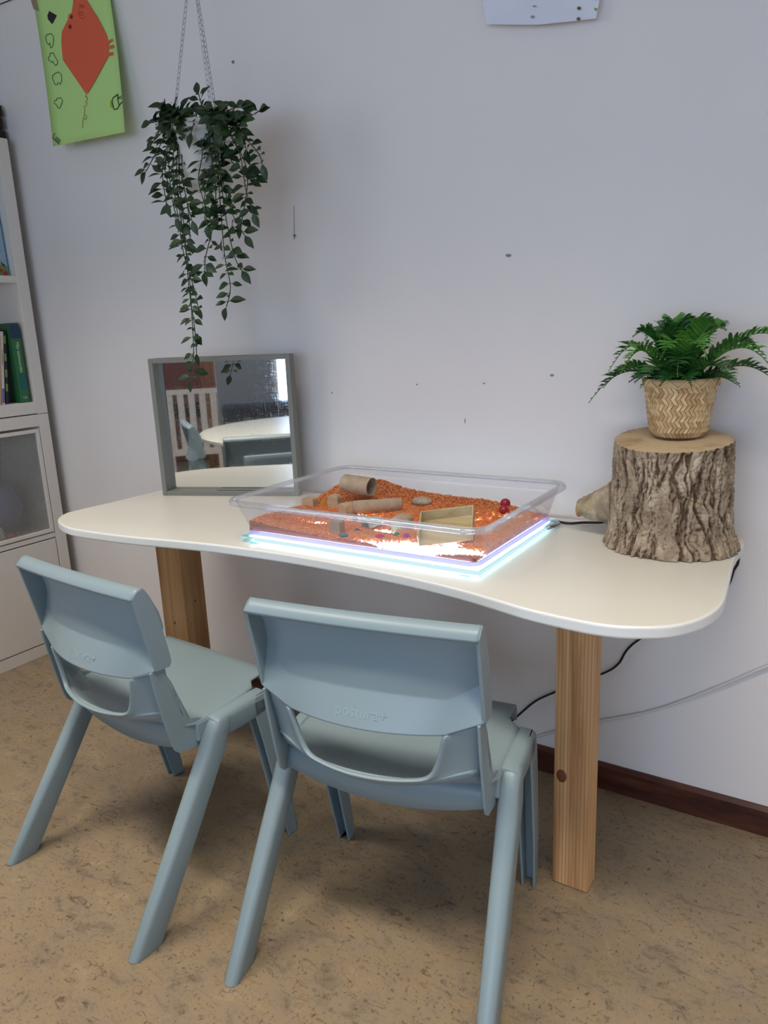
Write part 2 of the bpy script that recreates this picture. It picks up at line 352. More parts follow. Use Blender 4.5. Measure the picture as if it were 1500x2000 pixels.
# ------------------------------------------------------------------ chairs
HW = .189
def q3(a, y0, y7, y1):
    return y0 + (y7 - y0) * (a / .7) ** 2 if a <= .7 else y7 + (y1 - y7) * ((a - .7) / .3) ** 1.3
def make_chair(label, loc, rz):
    t = thing('school_chair', label, 'chair', loc, rz, None)
    us = [i / 20 for i in range(-20, 21)]
    us = sorted(set(us + [-.7, .7, -.97, .97]))
    def row(fn): return [fn(u) for u in us]
    rows = []
    tz = .0
    rows.append(row(lambda u: (HW * u, -.0985 - .007 * (1 - u * u), .6195)))
    rows.append(row(lambda u: (HW * u, -.0995 - .007 * (1 - u * u), .624)))
    rows.append(row(lambda u: (HW * u, -.0860 - .006 * (1 - u * u), .6345)))
    rows.append(row(lambda u: (HW * u, -.0800 - .006 * (1 - u * u), .6365)))
    rows.append(row(lambda u: (HW * u, -.0745 - .006 * (1 - u * u), .633)))
    for z, a, b, c in ((.618, -.076, -.073, -.066), (.600, -.075, -.071, -.058), (.585, -.074, -.068, -.051), (.565, -.075, -.067, -.047), (.550, -.077, -.068, -.046)):
        rows.append(row(lambda u: (HW * u, q3(abs(u), a, b, c), z + (0 if z > .56 else .006 * max(0, (abs(u) - .7) / .3)))))
    def crease(u, dz=0.):
        a = abs(u); return (HW * u, q3(a, -.0815, -.0705, -.050), .512 + dz if a <= .7 else .512 + dz + (.030) * (a - .7) / .3)
    def low(u):
        a = abs(u)
        if a <= .7: return (HW * u * (.129 / (.7 * HW) if a > .0 else 1), -.083 - .022 * (1 - (a / .7) ** 2), .459 - .002 * (1 - (a / .7) ** 2))
        k = (a - .7) / .3; return (math.copysign(.129 + (.187 - .129) * k, u), -.083 + .013 * k, .459 + .023 * k)
    rows.append(row(lambda u: crease(u, .0025))); rows.append(row(crease))
    for k in (.05, .35, .68, .96, 1.0):
        rows.append([tuple(Vector(crease(u)).lerp(Vector(low(u)), k)) for u in us])
    mb = MB().grid(rows)
    back = mb.build('backrest', m_chair, t, smooth=True, solid=.004)
    # side cheeks
    for s in (-1, 1):
        cheek = [(-.0995, .624), (-.088, .6345), (-.080, .637), (-.0735, .631), (-.065, .616), (-.059, .602), (-.054, .586), (-.049, .565), (-.045, .542), (-.040, .515), (-.037, .495), (-.0375, .487), (-.042, .4815), (-.069, .4815), (-.0715, .49)]
        c_ = MB().loft([(s * (HW - .0045), y, z) for y, z in cheek], [(s * (HW + .0015), y, z) for y, z in cheek])
        c_.build('side_cheek', m_chair, back, bevel=.0012)
    # raised lettering on the rear of the backrest
    lb_ = text_mesh('postura+', .0235, .0005)
    th_ = math.radians(67); vs = []
    for v in lb_.vertices:
        x, yy = v.co.x, v.co.y + .482 * 0; zz = .480 + yy * math.sin(th_); y0_ = -.0815 - (.512 - zz) * .427
        v.co = Vector((x + .003, y0_ + (.022 * (x / .129) ** 2) * ((.512 - zz) / .053) - .0022 - v.co.z * .9, zz))
    lo_ = bpy.data.objects.new('lettering', lb_); C.objects.link(lo_); lo_.parent = back; lb_.materials.append(m_letter_c)
    # lower shell around the hand opening
    inner, outer = [], []
    il = [(.129, .459), (.1265, .447), (.122, .43), (.116, .41), (.110, .394), (.104, .385), (.094, .380), (.08, .3785), (.06, .377), (.04, .376), (.02, .3755), (0, .3755)]
    ol = [(.183, .477), (.183, .462), (.1825, .445), (.182, .43), (.1815, .410), (.181, .390), (.172, .380), (.15, .371), (.115, .3625), (.075, .355), (.035, .3495), (0, .348)]
    iy = [-.083, -.082, -.081, -.080, -.0805, -.082, -.086, -.090, -.095, -.0985, -.1005, -.101]
    oy = [-.066, -.063, -.058, -.054, -.050, -.047, -.050, -.056, -.064, -.072, -.077, -.079]
    def half(s):
        return [((s * il[i][0], iy[i], il[i][1]), (s * ol[i][0], oy[i], ol[i][1])) for i in range(len(il))]
    pairs = half(-1) + half(1)[-2::-1]
    rws = []
    rws.append([(p[0], p[1] + .006, p[2]) for p, q in pairs])
    rws.append([(p[0] * 1.0, p[1] - .0035, p[2]) for p, q in pairs])
    rws.append([tuple(Vector(p).lerp(Vector(q), .10) + Vector((0, -.0035, 0))) for p, q in pairs])
    rws.append([tuple(Vector(p).lerp(Vector(q), .18) + Vector((0, .0015, 0))) for p, q in pairs])
    rws.append([tuple(Vector(p).lerp(Vector(q), .5) + Vector((0, .003 if abs(p[0]) > .1 else -.002, 0))) for p, q in pairs])
    rws.append([tuple(Vector(p).lerp(Vector(q), .85) + Vector((0, .002, 0))) for p, q in pairs])
    rws.append([tuple(Vector(q) + Vector((0, .006, 0))) for p, q in pairs])
    rws.append([tuple(Vector(q) + Vector((0, .028, -.008))) for p, q in pairs])
    rws.append([(q[0], max(-.03, q[1] + .05), min(.345, q[2] - .01)) for p, q in pairs])
    lower = MB().grid(rws).build('lower_back_shell', m_chair, t, smooth=True, solid=.004, sub=1)
    # seat pan
    ys = [(-.096, .3755), (-.085, .366), (-.065, .356), (-.035, .349), (0, .3465), (.04, .347), (.08, .350), (.12, .355), (.141, .358), (.159, .3605), (.18, .363), (.195, .3645), (.213, .3625), (.221, .356), (.2235, .344), (.221, .332)]
    rws = []
    for y, z in ys:
        r = []
        for i in range(-14, 15):
            a = i / 14; hw = .183 if y < .0 else (.188 if y < .15 else .188 - .022 * min(1, (y - .15) / .008))
            if y < -.03: hw = .183 - .012 * min(1, (-.03 - y) / .06)
            zz = z + (.002 * a * a if z > .34 else 0) + (.03 * max(0, abs(a) - .55) ** 1.0 * min(1, max(0, (-.02 - y) / .06)) * 1.2)
            yy = y + (.044 * a * a * min(1, max(0, (-.02 - y) / .07))) - (.006 * a * a if y > .19 else 0)
            r.append((hw * a, yy, zz))
        rws.append(r)
    seat = MB().grid(rws).build('seat', m_chair, t, smooth=True, solid=.005)
    # skirt under the seat
    rws = []
    for k in (0, .5, 1):
        rws.append([(.178 * a, -.030 - .006 * (1 - a * a) + .012 * (1 - k), (.350) * (1 - k) + (.287 + .026 * a * a) * k) for a in [i / 12 for i in range(-12, 13)]])
    MB().grid(rws).build('seat_skirt', m_chair, t, smooth=True, solid=.004)
    for s in (-1, 1):
        pl = [(-.078, .480), (-.0715, .435), (-.065, .397), (-.058, .36), (-.051, .329), (-.046, .315), (-.037, .306), (-.018, .303), (.012, .297), (.028, .31), (.030, .345), (.012, .356), (-.006, .362), (-.021, .374), (-.030, .395), (-.040, .431), (-.046, .470), (-.047, .482)]
        MB().loft([(s * .1785, y, z) for y, z in pl], [(s * .1835, y, z) for y, z in pl]).build('side_plate', m_chair, t, bevel=.0012)
        # arm rail between the legs
        def sec(y, z0, z1, x0=.1865, x1=.2145):
            return [(s * x0, y, z0), (s * x0, y, z1), (s * (x0 + .006), y, z1 + .0015), (s * (x1 - .008), y, z1 - .001), (s * (x1 - .002), y, z1 - .006), (s * x1, y, z1 - .014), (s * x1, y, z0)]
        rail = MB(); secs = [sec(.028, .318, .350), sec(.045, .312, .3535), sec(.09, .312, .3555), sec(.13, .314, .3575), sec(.152, .318, .3565)]
        rail.grid([q + [q[0]] for q in secs]); rail.f.append(tuple(range(7))); rail.f.append(tuple(len(rail.v) - 8 + i for i in range(7)))
        rail.build('side_rail', m_chair, t, smooth=True, bevel=.001)
        MB().box(min(s * .176, s * .190), max(s * .176, s * .190), .0, .16, .312, .349).build('rail_bracket', m_chair, t, bevel=.003)
        # rear leg: D section, swept back, cut flat on the floor
        def dsec(xc, yb, yf, z, hw, nz=0):
            pts = []
            for i in range(9):
                an = math.pi * i / 8; pts.append((xc - hw * math.cos(an), yb + hw * .9 - hw * .9 * math.sin(an), z + nz * (1 - math.sin(an))))
            pts += [(xc + hw, yf, z), (xc - hw, yf, z)]
            return [(s * p[0], p[1], p[2]) for p in pts]
        A_ = [dsec(.213, -.207, -.150, 0, .0135), dsec(.2085, -.105, -.052, .153, .0155), dsec(.203, -.012, .038, .293, .017), dsec(.2005, .008, .052, .325, .0165), dsec(.2005, .022, .060, .343, .0150), dsec(.2005, .033, .062, .3505, .010)]
        leg = MB().grid([q + [q[0]] for q in A_]); leg.f.append(tuple(range(11))); leg.f.append(tuple(len(leg.v) - 12 + i for i in range(11)))
        leg.build('leg', m_chair, t, smooth=True, bevel=.002)
        # front leg: channel open to the rear
        def csec(xi, xo, yb, yf, z, w=.0045):
            return [(s * p[0], p[1], z) for p in [(xi, yb), (xi, yf - .004), (xi + .004, yf), (xo - .006, yf), (xo, yf - .006), (xo, yb), (xo - w, yb), (xo - w, yf - w - .003), (xi + w, yf - w - .003), (xi + w, yb)]]
        B_ = [csec(.182, .208, .188, .222, 0), csec(.183, .2125, .163, .204, .12), csec(.1845, .214, .137, .187, .25), csec(.1855, .2145, .122, .176, .315), csec(.1865, .2145, .120, .168, .343), csec(.188, .2125, .125, .156, .3545)]
        leg = MB().grid([q + [q[0]] for q in B_]); leg.f.append(tuple(range(10))); leg.f.append(tuple(len(leg.v) - 11 + i for i in range(10)))
        leg.build('leg', m_chair, t, smooth=False, bevel=.0025)
    return t
make_chair('pale blue-green plastic school chair nearest the bookcase, in front of the left table leg', (-1.168, .855, 0), math.radians(-4.77))
make_chair('pale blue-green plastic school chair in front of the tray, nearest the right pine leg', (-.614, .920, 0), math.radians(9.2))

make_chair('plastic school chair at the round table with its back to the mirror', (-1.27, .185, 0), math.radians(178))
make_chair('plastic school chair side-on at the left of the round table', (-1.575, -.42, 0), math.radians(-102))

# ------------------------------------------------------------------ bookcase and cabinet
FX = -2.286; BX = LEFT + .02; Y1 = 1.485; Y0 = .70
bk = thing('bookcase', 'white open bookcase with books, standing on the mesh-door cabinet', 'bookcase')
def part(name, m, parent, *b, bevel=.0012): return MB().box(*b).build(name, m, parent, bevel=bevel)
part('side_panel', m_cab, bk, BX, FX, Y1 - .038, Y1, .816, 1.652)
part('side_panel', m_cab, bk, BX, FX, Y0, Y0 + .038, .816, 1.652)
part('top_board', m_cab, bk, BX, FX, Y0 + .038, Y1 - .038, 1.60, 1.652)
part('bottom_board', m_cab, bk, BX, FX, Y0 + .038, Y1 - .038, .818, .856)
part('shelf', m_cab, bk, BX, FX - .004, Y0 + .038, Y1 - .038, 1.229, 1.250)
part('back_panel', m_cab, bk, BX, BX + .008, Y0 + .038, Y1 - .038, .856, 1.60)
cb = thing('cabinet', 'white cabinet with a perforated metal door and a plain flap below, beside the table', 'cabinet')
part('side_panel', m_cab, cb, BX, FX, Y1 - .038, Y1, 0, .8145)
part('side_panel', m_cab, cb, BX, FX, Y0, Y0 + .038, 0, .8145)
part('top_board', m_cab, cb, BX, FX, Y0 + .038, Y1 - .038, .776, .8145)
part('middle_rail', m_cab, cb, BX, FX - .002, Y0 + .038, Y1 - .038, .397, .413)
part('plinth', m_cab, cb, BX, FX - .002, Y0 + .038, Y1 - .038, 0, .041)
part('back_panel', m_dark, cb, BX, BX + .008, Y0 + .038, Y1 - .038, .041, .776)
part('flap_door', m_cab, cb, FX - .018, FX - .001, Y0 + .041, Y1 - .041, .045, .393)
fr = MB(); a0, a1, z0, z1 = Y0 + .041, Y1 - .041, .417, .768; w_ = .012
fr.box(FX - .014, FX, a0, a1, z1 - w_, z1).box(FX - .014, FX, a0, a1, z0, z0 + w_).box(FX - .014, FX, a0, a0 + w_, z0 + w_ + .00005, z1 - w_ - .00005).box(FX - .014, FX, a1 - w_, a1, z0 + w_ + .00005, z1 - w_ - .00005)
door = fr.build('mesh_door', m_cab, cb, bevel=.001)
m_mesh = mat('perforated_metal', srgb(170, 166, 158), .5)
t_ = m_mesh.node_tree; v = coords(m_mesh, (1, 1, 1))
sep = node(m_mesh, 'ShaderNodeSeparateXYZ'); link(m_mesh, v, sep.inputs[0])
def mth(m, op, a, b=None):
    n = node(m, 'ShaderNodeMath', operation=op)
    for s_, v_ in ((n.inputs[0], a), (n.inputs[1], b)):
        if v_ is None: continue
        if hasattr(v_, 'links'): link(m, v_, s_)
        else: s_.default_value = v_
    return n.outputs[0]
k = math.pi / .0042
s1 = mth(m_mesh, 'SINE', mth(m_mesh, 'MULTIPLY', sep.outputs['Y'], k)); s2 = mth(m_mesh, 'SINE', mth(m_mesh, 'MULTIPLY', sep.outputs['Z'], k))
hole = mth(m_mesh, 'GREATER_THAN', mth(m_mesh, 'ABSOLUTE', mth(m_mesh, 'MULTIPLY', s1, s2)), .22)
trn = node(m_mesh, 'ShaderNodeBsdfTransparent'); mxs = node(m_mesh, 'ShaderNodeMixShader')
link(m_mesh, hole, mxs.inputs[0]); link(m_mesh, P(m_mesh).outputs[0], mxs.inputs[1]); link(m_mesh, trn.outputs[0], mxs.inputs[2])
link(m_mesh, mxs.outputs[0], t_.nodes['Material Output'].inputs[0])
MB().box(FX - .008, FX - .007, a0 + w_, a1 - w_, z0 + w_, z1 - w_).build('perforated_sheet', m_mesh, door)
# contents seen through the mesh
m_cloth = mat('blue_cloth', srgb(118, 130, 172), .9); m_plush = mat('white_plush', srgb(220, 220, 214), .95); m_pinkp = mat('pink_plush', srgb(190, 110, 120), .95)
def blob(name, m, c, r, sc, lab, cat, amp=.25, n=28, k=(0, 0, 0), parent=None):
    b = MB().sphere((0, 0, 0), 1, n, n // 2)
    vs = []
    for p in b.v:
        q = Vector(p); d = 1 + amp * noise.noise(q * 1.7 + Vector(k)) + amp * .4 * noise.noise(q * 4 + Vector(k)); vs.append((q.x * r * sc[0] * d, q.y * r * sc[1] * d, q.z * r * sc[2] * d))
    b.v = vs; zmin = min(p[2] for p in vs); b.v = [(p[0], p[1], p[2] - zmin) for p in vs]
    o = b.build(name, m, parent, smooth=True, loc=c)
    return tag(o, lab, cat) if lab else o
blob('folded_blanket', m_cloth, (-2.415, 1.325, .413), .078, (.9, 1.0, 1.15), 'blue-grey cloth bundle behind the perforated cabinet door', 'blanket', .3, k=(3, 1, 2))
blob('stuffed_toy', m_plush, (-2.325, 1.262, .413), .028, (.6, 1.1, .9), 'white soft toy at the foot of the blue cloth in the mesh-door cabinet', 'soft toy', .35, k=(8, 1, 2))
blob('cloth_scrap', m_pinkp, (-2.325, 1.313, .413), .012, (.8, 1.5, 1.0), 'small pink cloth scrap low behind the perforated cabinet door', 'cloth', .4, k=(1, 7, 2))
blob('paper_ball', m_plush, (-2.312, 1.385, .413), .007, (1, 1.3, .8), 'tiny white crumpled paper in the bottom right corner behind the mesh', 'paper', .3, k=(1, 3, 9))
bas = MB().lathe([(.0, .003), (.088, .003), (.098, .29), (.095, .29), (.085, .008), (0, .008)], 24)
m_wick = mat('dark_wicker', srgb(74, 62, 54), .8)
tag(bas.build('storage_basket', m_wick, smooth=False, loc=(-2.59, 1.335, .413)), 'dark brown basket deep behind the blue cloth in the cabinet', 'basket')

# books: lower shelf
def text_on(parent, body, size, loc, rot, m, name='lettering'):
    me = text_mesh(body, size); me.materials.append(m); o = bpy.data.objects.new(name, me); C.objects.link(o); o.location = loc; o.rotation_euler = rot; o.parent = parent; return o
m_pages = mat('book_pages', srgb(222, 216, 200), .8); m_letter = mat('pale_lettering', srgb(205, 218, 180), .6)
def book(label, th, dep, hgt, col, y, lean, zb, extra=None, x=FX - .03, group='books standing on the lower shelf', spin=0):
    # local: spine faces +X, thickness along Y, leaning about X axis; base edge at the origin
    t = thing('book', label, 'book', (x, y, zb), 0, group); t.rotation_euler = (lean, 0, spin)
    m = mat('cover', col, .4)
    cv = MB().box(-dep, 0, 0, .0022, 0, hgt).box(-dep, 0, th - .0022, th, 0, hgt).box(-.002, .0008, 0, th, 0, hgt)
    c_ = cv.build('cover', m, t); MB().box(-dep + .004, -.002, .0022, th - .0022, .003, hgt - .003).build('pages', m_pages, t)
    if extra: extra(c_, th, dep, hgt)
    return t
def ex_green(c, th, dep, h):
    MB().box(.0008, .0014, .001, th - .001, h - .048, h - .002).build('spine_emblem', mat('navy', srgb(28, 58, 84), .4), c)
    MB().box(.0008, .0014, .007, th - .003, h * .17, h * .37).build('spine_label', mat('teal', srgb(20, 92, 96), .4), c)
    text_on(c, 'Mijn taalwoorden', .0135, (.0012, th * .58, h * .57), (math.pi / 2, math.pi / 2, math.pi / 2), m_letter)
    text_on(c, '123', .009, (.0012, th * .55, h * .06), (math.pi / 2, 0, math.pi / 2), m_letter)
ZB = .857
book('thick green book upright at the right end of the lower bookcase shelf', .030, .20, .250, srgb(40, 106, 62), 1.404, math.radians(0), ZB, ex_green, spin=math.radians(-9), x=FX - .015)
def ex_white(c, th, dep, h):
    text_on(c, 'het prentenboek', .007, (.0012, th * .5, h * .65), (math.pi / 2, math.pi / 2, math.pi / 2), mat('ink', srgb(80, 80, 110), .6))
    MB().box(.0008, .0014, .0005, th - .0005, h * .02, h * .22).build('spine_print', mat('violet_print', srgb(120, 104, 160), .5), c)
def ex_owl(c, th, dep, h):
    for i, z in enumerate((.04, .085, .135, .19)):
        MB().box(.0008, .0013, .001, th - .001, z, z + .024).build('spine_print', mat('olive_print', srgb(128, 142, 74), .5), c)
book('dark book with olive spots leaning against the thick green book', .009, .19, .232, srgb(30, 34, 32), 1.363, math.radians(-7), ZB, ex_owl)
book('thin white-spined book leaning left of the dark spotted book', .009, .19, .228, srgb(214, 206, 200), 1.350, math.radians(-8), ZB, ex_white)
book('thin tan book leaning between the white-spined and the light blue books', .009, .19, .215, srgb(190, 160, 120), 1.338, math.radians(-9), ZB)
book('light blue book leaning between the tan and the teal books', .014, .19, .234, srgb(140, 174, 190), 1.318, math.radians(-10), ZB)
book('teal book leaning at the left edge of the view on the lower shelf', .012, .19, .245, srgb(30, 96, 106), 1.300, math.radians(-11), ZB)
book('yellow book hidden low behind the teal book on the lower shelf', .010, .18, .19, srgb(214, 160, 50), 1.284, math.radians(-11), ZB)
# picture book facing out on the upper shelf
pb = thing('picture_book', 'pale blue picture book displayed face out on the upper bookcase shelf', 'book', (FX - .030, 1.290, 1.251)); pb.rotation_euler = (0, math.radians(-2), 0)
W_, H_ = .160, .325
MB().box(-.014, 0, -W_, W_, 0, H_).build('pages', m_pages, pb)
cov = MB().box(0, .0025, -W_, W_ + .002, 0, H_).build('cover', mat('cover_pale_blue', srgb(150, 180, 200), .35), pb)
def flat(name, pts, m, parent, x, th=.0006):     # polygon in local (y,z)
    return MB().loft([(x, p[0], p[1]) for p in pts], [(x + th, p[0], p[1]) for p in pts]).build(name, m, parent)
mk = mat('cover_black', srgb(24, 24, 26), .5); mr_ = mat('cover_red', srgb(170, 40, 40), .5); my_ = mat('cover_gold', srgb(190, 150, 60), .5); mg_ = mat('cover_moss', srgb(120, 135, 80), .5)
flat('hinge_line', [(W_ - .010, 0), (W_ - .0075, 0), (W_ - .0075, H_), (W_ - .010, H_)], mat('cover_hinge', srgb(40, 80, 110), .5), cov, .0025)
flat('ground', [(W_ - .012, .0), (W_ - .012, .03), (W_ - .04, .034), (W_ - .07, .02), (-W_, .02), (-W_, 0)], mg_, cov, .0025)
flat('dark_figure', [(W_ - .075, .0), (W_ - .05, .01), (W_ - .06, .05), (W_ - .055, .09), (W_ - .075, .12), (-.05, .12), (-.05, 0)], mk, cov, .0031)
for i in range(7):
    z = .028 + i * .0095; y = W_ - .018 - i * .0075
    flat('tail_stripe', [(y, z), (y - .012, z + .006), (y - .014, z + .012), (y - .002, z + .006)], my_ if i % 2 else mk, cov, .0037)
flat('branch', [(W_ - .02, .073), (W_ - .045, .083), (W_ - .07, .086), (W_ - .045, .079)], mk, cov, .0037)
flat('horn', [(W_ - .036, .118), (W_ - .045, .126), (W_ - .07, .124), (W_ - .05, .119)], mk, cov, .0037)
for (y, z, r) in ((W_ - .05, .175, .014), (W_ - .022, .008, .006), (W_ - .035, .016, .005), (W_ - .044, .09, .005)):
    flat('red_fruit', [(y + r * math.cos(a * .7), z + r * math.sin(a * .7) * 1.1) for a in range(9)], mr_, cov, .0039)
for (y, z) in ((W_ - .022, .15), (W_ - .045, .16), (W_ - .05, .147), (W_ - .028, .2), (W_ - .04, .205)):
    flat('speck', [(y + .002 * math.cos(a), z + .002 * math.sin(a)) for a in range(6)], mk, cov, .0039)
# dark slatted box on the bookcase
bx = thing('wooden_crate', 'dark brown slatted wooden box on top of the bookcase', 'box', (-2.44, 1.374, 1.653))
mdw = wood('dark_wood', srgb(30, 20, 16), srgb(46, 32, 26), srgb(60, 44, 36), 'Y')
for i in range(3): part('slat', mdw, bx, -.12, .12, -.14, .125 + (.006 if i != 1 else 0), .001 + i * .036, .030 + i * .036, bevel=.002)
for s in (-1, 1):
    part('corner_post', mdw, bx, s * .1 - .01, s * .1 + .01, -.12, -.10, 0, .10); part('corner_post', mdw, bx, s * .1 - .01, s * .1 + .01, .095, .115, 0, .10)

# ------------------------------------------------------------------ mirror
BLc = Vector((-1.546, 1.300, TT)); ang = math.radians(21)
mi = thing('standing_mirror', 'square mirror in a grey frame standing on the table against the wall', 'mirror', BLc, ang)
MW, MH, MD = .378, .356, .034
fr = MB().box(0, .012, 0, MD, 0, MH).box(MW - .012, MW, 0, MD, 0, MH).box(.012, MW - .012, 0, MD, 0, .012).box(.012, MW - .012, 0, MD, MH - .012, MH)
fr.build('frame', m_frame, mi, bevel=.001)
MB().box(.012, MW - .012, MD - .006, MD - .004, .012, MH - .012).build('mirror_glass', m_mirror, mi)
MB().box(.012, MW - .012, MD - .0035, MD, .012, MH - .012).build('backing_board', m_frame, mi)
slot = MB().box(.15, .27, .010, .014, .0118, .0126).build('frame_slot', m_dark, mi)

# ------------------------------------------------------------------ light panel and tray
lp = thing('light_panel', 'thin glowing white light panel under the clear tray on the table', 'light panel', (-.768, 1.234, TT))
px, py = .264, .182
MB().box(-px, px, -py, py, .0125, .0165).build('acrylic_sheet', m_acryl, lp)
MB().box(-px + .012, px - .012, -py + .010, py - .010, .0100, .0124).build('diffuser', m_panel, lp)
ed = MB().box(-px + .035, px, -py, -py + .004, .006, .0122).box(px - .004, px, -py, py - .06, .006, .0122)
ed.build('glowing_edge', m_paneledge, lp)
MB().box(-px, px, -py, py, .003, .0044).build('base_plate', m_acryl, lp)
MB().box(-px, -px + .034, -py, -py + .014, .006, .0122).build('control_button', m_acryl, lp)
for sx_ in (-1, 1):
    for sy_ in (-1, 1):
        MB().box(sx_ * (px - .03) - .009, sx_ * (px - .03) + .009, sy_ * (py - .008) - .006, sy_ * (py - .008) + .006, 0, .003).build('foot', m_acryl, lp)
MB().tube([(px - .004, py - .055, .009), (px + .006, py - .035, .010), (px + .006, py - .01, .009), (px - .004, py + .004, .008)], .0045, 8).build('cable_socket', m_steel, lp, smooth=True)

tr = thing('clear_tray', 'large clear plastic tray of orange lentils standing on the light panel', 'tray', (-.768, 1.232, TT + .0165))
def rrect(hx, hy, r, z, n=6, cx=0, cy=0):
    pts = []
    for (sx_, sy_, a0_) in ((1, 1, 0), (-1, 1, 90), (-1, -1, 180), (1, -1, 270)):
        for i in range(n + 1):
            a = math.radians(a0_ + 90 * i / n); pts.append((cx + sx_ * (hx - r) + r * math.cos(a), cy + sy_ * (hy - r) + r * math.sin(a), z))
    return pts
TH = .074; bxh, byh = .252, .170; rxh, ryh = .271, .196
def lerp(a, b, t): return a + (b - a) * t
rows = [rrect(lerp(bxh, rxh, t), lerp(byh, ryh, t), lerp(.018, .028, t), .006 + (TH - .010) * t) for t in (0, .33, .66, 1)]
MB().grid(rows, True).build('tray_wall', m_clear, tr, smooth=True, solid=.0018)
b = MB(); b.v = rrect(bxh, byh, .018, .006); b.f = [tuple(range(len(b.v)))]; b.build('tray_floor', m_clear, tr)
rows = [rrect(rxh + dx, ryh + dx, .030 + dx, z) for dx, z in ((0, TH - .006), (.001, TH - .002), (.004, TH), (.010, TH), (.013, TH - .003), (.013, TH - .009))]
MB().grid(rows, True).build('tray_rim', m_rim, tr, smooth=True, solid=.0022)
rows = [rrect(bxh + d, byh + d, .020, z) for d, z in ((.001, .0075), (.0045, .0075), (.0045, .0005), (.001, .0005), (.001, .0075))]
MB().grid(rows, True).build('base_fringe_band', m_lilac, tr)  # band carrying the painted purple light fringe of the clear tray
TZ = TT + .0165 + .007
TC = Vector((-.768, 1.232))

# lentils: height field in tray coordinates
G = []
def g(px_, py_, sx_, sy_, h, rot=0.):
    p = atZ(px_, py_, TZ + .004); G.append((p.x, p.y, sx_, sy_, h, rot))
g(505, 1012, .05, .05, .022); g(540, 1000, .07, .04, .016); g(490, 1030, .05, .03, .014)
g(560, 1045, .07, .018, .013, -.1); g(640, 1062, .06, .014, .008)
g(680, 975, .07, .035, .036); g(735, 968, .06, .035, .034); g(790, 972, .07, .03, .020)
g(850, 985, .08, .035, .017); g(930, 985, .07, .03, .017); g(985, 992, .05, .03, .014); g(620, 985, .05, .03, .018)
g(880, 1090, .035, .010, .010); g(925, 1085, .02, .02, .008); g(760, 1078, .05, .012, .009); g(700, 1065, .04, .014, .008)
g(830, 1005, .05, .03, .008); g(760, 1040, .06, .03, .0035); g(900, 1060, .03, .03, .0045); g(990, 1030, .03, .05, .005); g(640, 1030, .10, .03, .004)
g(620, 1068, .16, .010, .009, 0); g(760, 1088, .10, .008, .008); g(960, 1085, .02, .03, .006); g(1000, 1055, .02, .05, .006)
HOLES = [(570, 1018, .030, .008, 1.), (625, 1022, .012, .006, 1.4), (860, 1075, .065, .015, 1.9), (790, 1072, .045, .010, 1.6), (755, 1038, .02, .008, 1.2), (905, 1078, .03, .010, 1.6), (785, 1028, .014, .008, .8), (935, 985, .02, .01, .3), (1000, 1010, .03, .01, .5), (880, 1062, .02, .008, 1.)]
HL = []
for (a, b_, sx_, sy_, k_) in HOLES:
    p = atZ(a, b_, TZ + .002); HL.append((p.x, p.y, sx_, sy_, k_))
def lh(x, y):
    h = .0025
    for gx, gy, sx_, sy_, hh, r in G:
        dx, dy = x - gx, y - gy; h += hh * math.exp(-.5 * ((dx / sx_) ** 2 + (dy / sy_) ** 2)) * .8
    for gx, gy, sx_, sy_, k_ in HL:
        dx, dy = x - gx, y - gy; h -= .008 * k_ * math.exp(-.5 * ((dx / sx_) ** 2 + (dy / sy_) ** 2))
    h += .0022 * noise.noise(Vector((x * 30, y * 30, 3))) + .0012 * noise.noise(Vector((x * 90, y * 90, 7)))
    return h
NX, NY = 150, 105
hx, hy = bxh - .002, byh - .002
b = MB(); idx = {}; thin = []
for j in range(NY + 1):
    for i in range(NX + 1):
        x = TC.x - hx + 2 * hx * i / NX; y = TC.y - hy + 2 * hy * j / NY; h = lh(x, y)
        b.v.append((x, y, TZ + max(.0008, h - .0022))); thin.append(h)
for j in range(NY):
    for i in range(NX):
        q = (j * (NX + 1) + i, j * (NX + 1) + i + 1, (j + 1) * (NX + 1) + i + 1, (j + 1) * (NX + 1) + i)
        if min(thin[k_] for k_ in q) > .0024: b.f.append(q)
nb_ = len(b.v)      # skirt down to the tray floor round the edge of the drift
ring_ = [i for i in range(NX + 1)] + [(j + 1) * (NX + 1) - 1 for j in range(1, NY + 1)] + [NY * (NX + 1) + i for i in reversed(range(NX))] + [j * (NX + 1) for j in reversed(range(1, NY))]
for i in ring_: x_, y_, _z = b.v[i]; b.v.append((x_, y_, TZ + .0004)); thin.append(thin[i])
for k_ in range(len(ring_)):
    k2 = (k_ + 1) % len(ring_)
    if min(thin[ring_[k_]], thin[ring_[k2]]) > .0024: b.f.append((ring_[k_], ring_[k2], nb_ + k2, nb_ + k_))
me = bpy.data.meshes.new('lentil_layer'); me.from_pydata(b.v, [], b.f); me.shade_smooth()
at_ = me.attributes.new('thin', 'FLOAT', 'POINT')
for i, h in enumerate(thin): at_.data[i].value = max(.02, min(.8, .8 * math.exp(-max(0, h - .002) / .0056)))
me.materials.append(m_bed)
